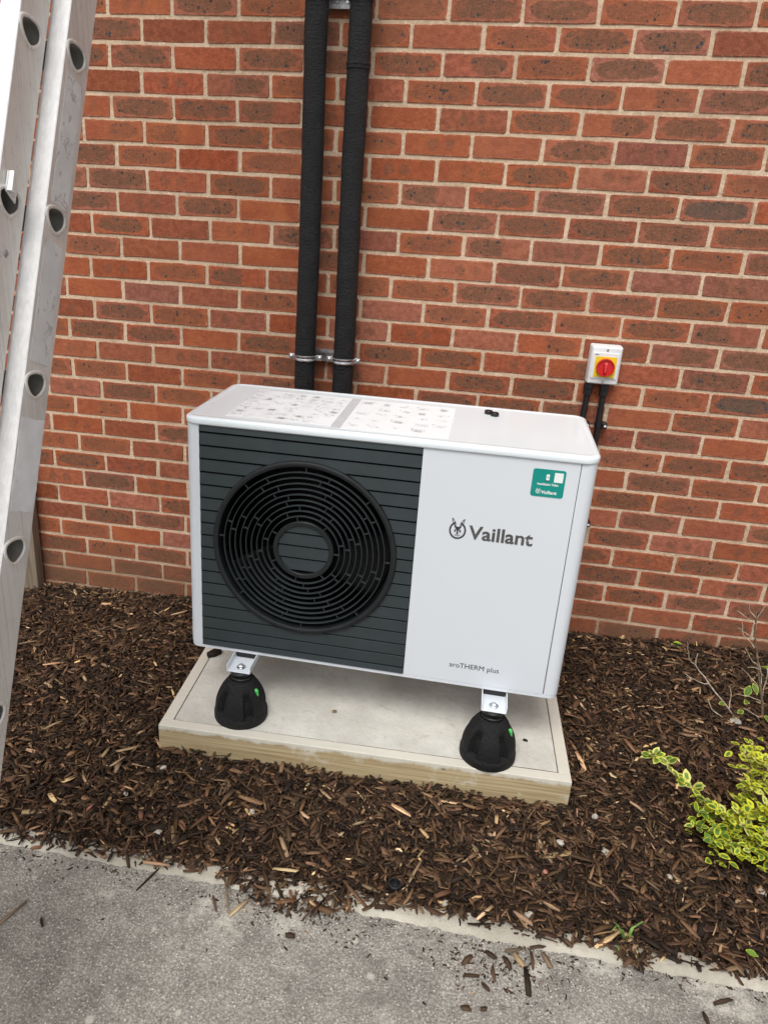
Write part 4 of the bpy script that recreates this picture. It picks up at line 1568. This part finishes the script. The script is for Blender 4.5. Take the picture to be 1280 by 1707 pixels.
CL = [(.912, -1.013, .08), (.898, -1.035, .05), (.952, -1.021, .1), (.971, -1.034, .1), (.957, -1.042, .05), (.942, -1.061, .03), (1.004, -1.063, .05), (1.015, -1.06, .1), (1.04, -1.029, .13),
      (1.029, -.993, .19), (1.02, -.949, .24), (1.045, -.918, .25), (1.055, -.97, .25), (1.069, -.983, .19), (1.015, -.995, .13), (.995, -1.096, .03), (1.029, -1.094, .05), (1.055, -1.112, .05),
      (1.057, -1.078, .1), (.929, -.984, .09), (1.065, -1.028, .15), (1.052, -.953, .22), (1.03, -.969, .15), (1.045, -1.084, .08), (.989, -1.039, .08), (1.062, -1.121, .1), (1.081, -1.067, .15),
      (1.097, -.989, .22), (1.005, -1.031, .12), (.977, -1.07, .03), (1.10, -1.03, .19), (1.13, -1.0, .24), (1.14, -1.06, .16), (1.12, -1.11, .10), (1.17, -.98, .2), (1.18, -1.05, .14), (1.10, -1.13, .05)]
SP = [(.951, -.982, .08), (.926, -.971, .1), (.904, -.954, .115), (.878, -.952, .125), (.858, -.934, .13), (.849, -.892, .135), (.825, -.889, .14), (.800, -.888, .145)]
sb = Vector((1.10, -1.00, -.03))
shrub = empty('variegated_shrub', sb)
tag(shrub, 'low bushy shrub with yellow edged green leaves growing in the bark mulch', 'shrub')
mb = MB()
tips = []
for i, p in enumerate(CL):
    q = Vector(p) - sb
    mid = q * .5 + Vector((0, 0, .02))
    mb.tube([(q.x * .06, q.y * .06, 0), mid, q], [.0035, .0025, .0015], 6)
    tips.append((q, (q - mid).normalized(), i))
sq = [Vector(p) - sb for p in SP]
mb.tube([Vector((-.02, 0, .01)), Vector((-.08, .01, .07))] + sq, [.0035, .003] + [.0022] * (len(sq) - 1) + [.0012], 6)
mb.build('stems', M_STEM, shrub, smooth=60)
cntl = 0


def leafcol(yellow):
    return (min(1, max(0, random.gauss(yellow, .16))), random.random(), random.random() ** 2)


for q, d, i in tips:
    hi = (q.z + .03) / .27
    yl = .58 + .42 * hi if i not in (0, 1, 4, 5, 19) else .30
    for k in range(7):
        a = 2.4 * k + random.uniform(-.3, .3)
        lift = .15 + .16 * k / 2
        dr = Vector((math.cos(a), math.sin(a), lift + random.uniform(-.2, .25)))
        b0 = q - d * (.004 * (7 - k)) + Vector((random.uniform(-.004, .004), random.uniform(-.004, .004), 0))
        put_leaf(shrub, b0, dr, Vector((0, 0, 1)) + Vector((random.uniform(-.4, .4), random.uniform(-.5, .3), 0)), random.uniform(.023, .040) * (1 if k < 4 else .72), leafcol(yl))
        cntl += 1
for j in range(1, len(sq)):
    d = (sq[j] - sq[j - 1]).normalized()
    for k in range(4 if j < len(sq) - 1 else 7):
        a = random.uniform(0, 6.28)
        dr = d * .5 + Vector((math.cos(a), math.sin(a), random.uniform(-.1, .7)))
        put_leaf(shrub, sq[j] - d * random.uniform(0, .02), dr, (random.uniform(-.3, .3), -.3, 1), random.uniform(.026, .038), (random.uniform(.35, .75), random.random(), random.uniform(.2, 1.0)))

# dense inner foliage, too many leaves to be parts
vs, fs, uvs = [], [], []
for q, d, i in tips:
    if i in (0, 1): continue
    for k in range(6):
        p = q + Vector((random.gauss(0, .024), random.gauss(0, .024), random.gauss(-.014, .018)))
        if p.z < .02: p.z = .02 + random.random() * .02
        dr = Vector((random.uniform(-1, 1), random.uniform(-1, .6), random.uniform(-.2, .7))).normalized()
        x = dr.cross(Vector((random.uniform(-.4, .4), random.uniform(-.4, .4), 1))).normalized()
        z = x.cross(dr)
        lm = random.choice(LEAVES)
        sz = random.uniform(.018, .032)
        k0 = len(vs)
        vs += [tuple(p + (x * v.co.x + dr * v.co.y + z * v.co.z) * sz) for v in lm.vertices]
        fs += [tuple(j + k0 for j in pl_.vertices) for pl_ in lm.polygons]
        uvs += [((j % 3) - 1, (j // 3) / 5) for j in range(18)]
me = bpy.data.meshes.new('inner_foliage')
me.from_pydata(vs, [], fs)
put_uv(me, 'leaf', uvs)
me.materials.append(M_LEAF)
o = finish('inner_foliage', me, shrub, smooth=60)
o.color = (.62, .30, .12, 1)
o['kind'] = 'stuff'

# bare twiggy shrub against the wall
TW = empty('bare_shrub', (1.292, -.40, -.06))
tag(TW, 'nearly bare twiggy shrub with a few green leaves by the wall', 'shrub')
tb = Vector((1.292, -.40, -.06))
TWIGS = [([(1.292, -.4, -.06), (1.271, -.4, .059), (1.225, -.4, .193), (1.193, -.4, .301), (1.175, -.4, .387)], .0048),
         ([(1.225, -.415, -.04), (1.162, -.42, .03), (1.083, -.42, .112), (1.028, -.42, .177), (1.027, -.42, .219)], .0030),
         ([(1.17, -.415, .017), (1.172, -.40, .06), (1.159, -.395, .104)], .0018),
         ([(1.158, -.42, -.012), (1.112, -.43, .021), (1.095, -.42, .054)], .0018),
         ([(1.028, -.42, .177), (1.012, -.42, .19), (.995, -.42, .22), (.985, -.42, .262)], .0014),
         ([(1.083, -.42, .112), (1.045, -.43, .118), (1.00, -.42, .14)], .0014),
         ([(1.25, -.42, -.04), (1.197, -.43, -.022), (1.160, -.44, -.035)], .0022),
         ([(1.195, -.4, .29), (1.153, -.41, .313), (1.132, -.41, .326)], .0014),
         ([(1.201, -.4, .257), (1.161, -.39, .296), (1.147, -.39, .339)], .0014),
         ([(1.183, -.4, .344), (1.155, -.4, .362), (1.119, -.4, .383)], .0014),
         ([(1.18, -.4, .366), (1.158, -.4, .389), (1.15, -.4, .41)], .0012),
         ([(1.181, -.4, .362), (1.191, -.4, .39), (1.198, -.4, .413)], .0012),
         ([(1.225, -.4, .193), (1.191, -.42, .228), (1.165, -.42, .263)], .0014),
         ([(1.257, -.4, .104), (1.226, -.38, .134), (1.192, -.37, .159)], .0014),
         ([(1.252, -.4, .127), (1.245, -.38, .173), (1.213, -.37, .248)], .0015),
         ([(1.249, -.4, .16), (1.219, -.42, .195), (1.185, -.43, .2)], .0014),
         ([(1.266, -.4, .082), (1.256, -.41, .174), (1.247, -.41, .242)], .002),
         ([(1.292, -.4, -.05), (1.33, -.38, .1), (1.35, -.36, .25)], .0035),
         ([(1.292, -.4, -.05), (1.32, -.44, .08), (1.36, -.48, .2)], .003),
         ([(1.285, -.4, -.02), (1.25, -.45, .03), (1.19, -.47, .07)], .0018),
         ([(1.27, -.4, .06), (1.22, -.43, .09), (1.17, -.44, .10)], .0015)]
for P, r_ in TWIGS:
    pts = [Vector(p) - tb for p in P]
    fine = []
    for i in range(len(pts) - 1):
        for k in range(3):
            fine.append(pts[i].lerp(pts[i + 1], k / 3) + (Vector((random.uniform(-1, 1), random.uniform(-1, 1), random.uniform(-1, 1))) * .0025 if (i or k) else Vector()))
    fine.append(pts[-1])
    MB().tube(fine, [1.02 * r_ * (1 - .5 * i / len(fine)) for i in range(len(fine))], 6).build('twig', M_TWIG if r_ < .004 else M_STEM, TW, smooth=60)
for p, d, s_ in [((1.215, -.41, .12), (-.3, -.5, -.8), .040), ((1.222, -.41, .13), (.2, -.6, -.3), .036), ((1.222, -.41, .06), (-.4, -.6, .2), .032), ((1.172, -.43, -.005), (.5, -.6, .3), .040), ((1.16, -.44, -.03), (-.7, -.5, -.1), .030),
                 ((1.165, -.44, -.03), (.3, -.6, .2), .034), ((1.19, -.47, .06), (-.6, -.5, -.1), .03), ((1.235, -.41, .20), (.1, -.7, .3), .028), ((1.30, -.41, .05), (.2, -.7, .3), .04), ((1.29, -.42, .02), (-.2, -.7, .1), .04), ((1.185, -.41, .235), (-.2, -.5, .6), .018), ((1.32, -.42, .14), (-.2, -.7, .3), .04), ((1.15, -.42, .045), (-.6, -.4, .2), .028)]:
    put_leaf(TW, Vector(p) - tb, d, (0, -.4, 1), s_, (random.uniform(.1, .35), random.random(), random.random()))

# single leaf by the wall, small weed at the kerb, seedling leaf
o = put_leaf(None, (1.060, -.036, .030), (1, -.15, .15), (0, -.5, 1), .046, (.12, 1.0, 0))
o.name = 'fallen_leaf'
tag(o, 'lone green leaf lying on the mulch at the foot of the brick wall', 'leaf')
o = put_leaf(None, (.958, -1.352, -.004), (.9, -.5, .1), (0, -.2, 1), .026, (.0, 1.0, 0))
o.name = 'clover_leaf'
tag(o, 'small round green leaf on the mulch near the kerb, far right', 'leaf')
wd = empty('grass_weed', (.695, -1.372, -.03))
tag(wd, 'little green and straw coloured grass weed growing at the kerb edge', 'weed')


def blade(P, w_, mat):
    mb = MB()
    a = []
    for i, p in enumerate(P):
        q = w_ * (1 - (i / (len(P) - 1)) ** 2 * .9)
        a.append([(p[0] - q, p[1], p[2]), (p[0], p[1] + q * .3, p[2] - q * .4), (p[0] + q, p[1], p[2])])
    mb.loft(a, False)
    return mb.build('blade', mat, wd, smooth=60, solid=.0005)


blade([(0, 0, 0), (-.012, .01, .03), (-.03, .0, .05), (-.045, -.02, .05)], .003, M_GRASS)
blade([(0, 0, 0), (.012, .02, .03), (.035, .03, .045), (.055, .03, .04)], .0035, M_GRASS)
blade([(0, 0, 0), (-.012, .01, .022), (-.02, .02, .03), (-.03, .025, .034)], .0022, M_GRASS)
blade([(-.005, 0, .004), (.012, -.02, .014), (.016, -.045, .016), (.02, -.065, .010)], .0055, M_STRAW)
blade([(-.01, .0, 0), (-.02, -.02, .012), (-.025, -.035, .012)], .003, M_GRASS)

# ================================================================== SMALL THINGS
def pebble(x, y, r_, mat, seed):
    r6 = random.Random(seed)
    bm = bmesh.new()
    bmesh.ops.create_icosphere(bm, subdivisions=2, radius=1)
    sx, sy, sz = r6.uniform(.8, 1.5), r6.uniform(.7, 1.1), r6.uniform(.5, .8)
    for v in bm.verts:
        k = 1 + .45 * mnoise.noise(v.co * 1.3 + Vector((seed * 3.1, 0, 0))) + .22 * mnoise.noise(v.co * 3.5 + Vector((seed * 1.7, 0, 0)))
        v.co = Vector((v.co.x * sx, v.co.y * sy, v.co.z * sz)) * k * r_
    me = bpy.data.meshes.new('pebble')
    bm.to_mesh(me); bm.free()
    me.materials.append(mat)
    o = finish('pebble', me, None, smooth=25, loc=(x, y, max(soil_z(x, y) + .0135, PATH_Z + .012 if y < -1.38 else -9)))
    o.rotation_euler = (0, 0, r6.uniform(0, 6))
    return o


ST = [(-.618, -1.197, .007), (-.564, -1.072, .009), (-.446, -1.054, .009), (.67, -.985, .011), (.565, -1.104, .009), (.683, -1.108, .009), (.474, -1.349, .011), (1.054, -1.158, .010), (.836, -1.153, .007),
      (.274, -1.357, .008), (-.26, -1.187, .008), (-.482, -1.298, .009), (-.101, -1.416, .011), (-.075, -1.40, .013), (-.02, -1.41, .010), (-.105, -1.445, .009), (1.187, -.45, .016)]
SL = ['small pale stone in the bark below and left of the left pad corner', 'pale stone just below the left end of the front timber board', 'pale stone just below the front board under the left rubber foot',
      'pale stone in the bark right of the right front pad corner', 'pale stone just below the right front pad corner', 'pale stone between the right pad corner and the yellow edged shrub',
      'pale stone close above the kerb over the bark cluster on the path', 'pale stone in the bark at the right edge below the yellow edged shrub', 'small pale stone below the left tip of the yellow edged shrub',
      'small pale stone by the kerb to the right of the black plastic cap', 'small pale stone in the open bark midway between front board and kerb', 'pale stone in the bark above the black twig near the kerb',
      'pale stone in the kerb break, upper left one', 'largest pale stone in the kerb break, in its middle', 'pale stone in the kerb break, rightmost one', 'pale stone in the kerb break, lowest one on the path side',
      'larger pale grey stone at the foot of the bare twiggy shrub']
for i, (x, y, r_) in enumerate(ST):
    tag(pebble(x, y, r_, M_STONE, i + 1), SL[i], 'stone', 'pale stones in the mulch')
tag(pebble(.518, -1.217, .007, M_PINKST, 41), 'tiny pinkish stone in the bark right of the pad front', 'stone')
tag(pebble(-.686, -1.271, .009, M_PINKST, 42), 'small reddish stone in the bark at the left near the kerb', 'stone')

cpx = empty('black_cap', (.149, -1.343, -.016))
tag(cpx, 'round black plastic cap half sunk in the mulch by the kerb', 'plastic cap')
MB().lathe([(.0165, -.02), (.0165, .010), (.0150, .012), (.0125, .012), (.0120, .004), (.0001, .004)], 32).build('rim', M_RUBBERS, cpx, smooth=35)
MB().lathe([(.006, .004), (.006, .0065), (.004, .007)], 16).build('centre_boss', M_RUBBERS, cpx, smooth=35)

# loose pieces of bark lying on the path
CH = [((-.275, -1.457), (-.255, -1.494), 3, .007), ((-.265, -1.399), (-.223, -1.503), 4, .005), ((-.22, -1.503), (-.190, -1.448), 6, .011), ((-.722, -1.637), (-.693, -1.567), 4, .007), ((-.459, -1.479), (-.431, -1.413), 0, .004),
      ((-.636, -1.598), (-.62, -1.62), 0, .007), ((-.08, -1.523), (-.059, -1.519), 1, .013), ((.015, -1.459), (.009, -1.401), 4, .006), ((.323, -1.509), (.341, -1.484), 2, .011), ((.374, -1.464), (.394, -1.478), 1, .014),
      ((.414, -1.471), (.427, -1.498), 1, .012), ((.435, -1.457), (.457, -1.487), 5, .013), ((.475, -1.445), (.478, -1.487), 2, .008), ((.5, -1.44), (.518, -1.475), 4, .013), ((.461, -1.486), (.464, -1.550), 0, .014),
      ((.388, -1.497), (.392, -1.537), 3, .010), ((.325, -1.534), (.36, -1.529), 1, .006), ((.366, -1.545), (.381, -1.559), 2, .008), ((.323, -1.61), (.341, -1.606), 2, .014), ((.363, -1.603), (.376, -1.6), 1, .010),
      ((.415, -1.456), (.456, -1.439), 4, .008), ((.472, -1.436), (.51, -1.424), 2, .007), ((.859, -1.485), (.899, -1.468), 1, .009), ((.831, -1.511), (.836, -1.539), 0, .009), ((.545, -1.400), (.568, -1.421), 3, .012), ((.60, -1.398), (.612, -1.408), 1, .010)]
CLAB = ['brown bark sliver on the path beside the tan chip, below the kerb break', 'long thin tan splinter lying from the kerb break onto the path', 'broad pale yellow wood chip on the path below the kerb break',
        'long tan stick on the path at the far left edge', 'thin black twig on the path just left of the kerb break', 'short dark bark sliver on the tarmac right of the long tan stick',
        'dark squarish bark lump alone in the middle of the path', 'brown sliver poking from the mulch over the kerb break', 'oval dark chip at the upper left of the bark cluster on the path',
        'broad dark chip at the top of the bark cluster, below the kerb', 'dark upright chip in the middle of the bark cluster on the path', 'pale tan shredded chip within the dark bark cluster on the path',
        'dark narrow upright chip right of the tan shred in the bark cluster', 'light brown broad chip at the right end of the bark cluster', 'long black bark strip, lowest in the middle of the bark cluster',
        'brown narrow upright chip below the middle of the bark cluster', 'thin dark flat sliver at the left of the bark cluster', 'small dark chip below the thin sliver in the bark cluster',
        'round dark bark lump on the path below the bark cluster, left of two', 'smaller dark bark lump on the path below the bark cluster, right of two', 'long brown flat chip along the top of the bark cluster by the kerb',
        'dark flat chip at the top right of the bark cluster by the kerb', 'flat dark bark chip on the path near the right edge, upper of two', 'dark bark chip on the path near the right edge, lower of two',
        'brown bark chip lying on top of the kerb above the bark cluster', 'small brown chip on the kerb left of the grass weed']
for i, (a, b_, ci, wd_) in enumerate(CH):
    a, b_ = Vector(a), Vector(b_)
    L_ = (b_ - a).length
    one = lambda v_: np.array([v_])
    rest_z = PATH_Z + (.014 if i in (24, 25, 1, 7) else .005)
    V, F, U, C = chips(np.array([[(a.x + b_.x) / 2, (a.y + b_.y) / 2, rest_z]]), one(max(L_, wd_ * 1.3)), one(wd_), one(.005 if ci < 3 else .003), one(math.atan2(b_.y - a.y, b_.x - a.x)), one(random.uniform(-.08, .08)), one(random.uniform(-.25, .25)), one(random.uniform(-.001, .003)), PAL[min(ci + 1, 7):min(ci + 1, 7) + 1] * random.uniform(.75, 1.15), rng.uniform(0, 30, (1, 2)))
    o = chip_object('bark_chip', V, F, U, C)
    tag(o, CLAB[i], 'wood chip', 'loose bark pieces on the path')
# a lump of bark on the back left of the pad, crumbs on the pad
for (x, y, L_, wd_, an, lab) in ((-.575, -.585, .055, .028, .9, 'dark bark lump on the left rear edge of the concrete pad'), (.475, -.80, .014, .007, -.3, 'tiny dark bark crumb on the pad right of the white panel foot'), (-.11, -.80, .014, .009, .2, 'tiny tan crumb on the middle of the concrete pad')):
    V, F, U, C = chips(np.array([[x, y, SLAB_Z + .006 if L_ > .05 else SLAB_Z + .002]]), np.array([L_]), np.array([wd_]), np.array([.014 if L_ > .05 else .004]), np.array([an]), np.array([0.]), np.array([0.]), np.array([.001]), PAL[5:6] if 'tan' in lab else PAL[0:1], rng.uniform(0, 30, (1, 2)))
    tag(chip_object('bark_chip', V, F, U, C), lab, 'wood chip')
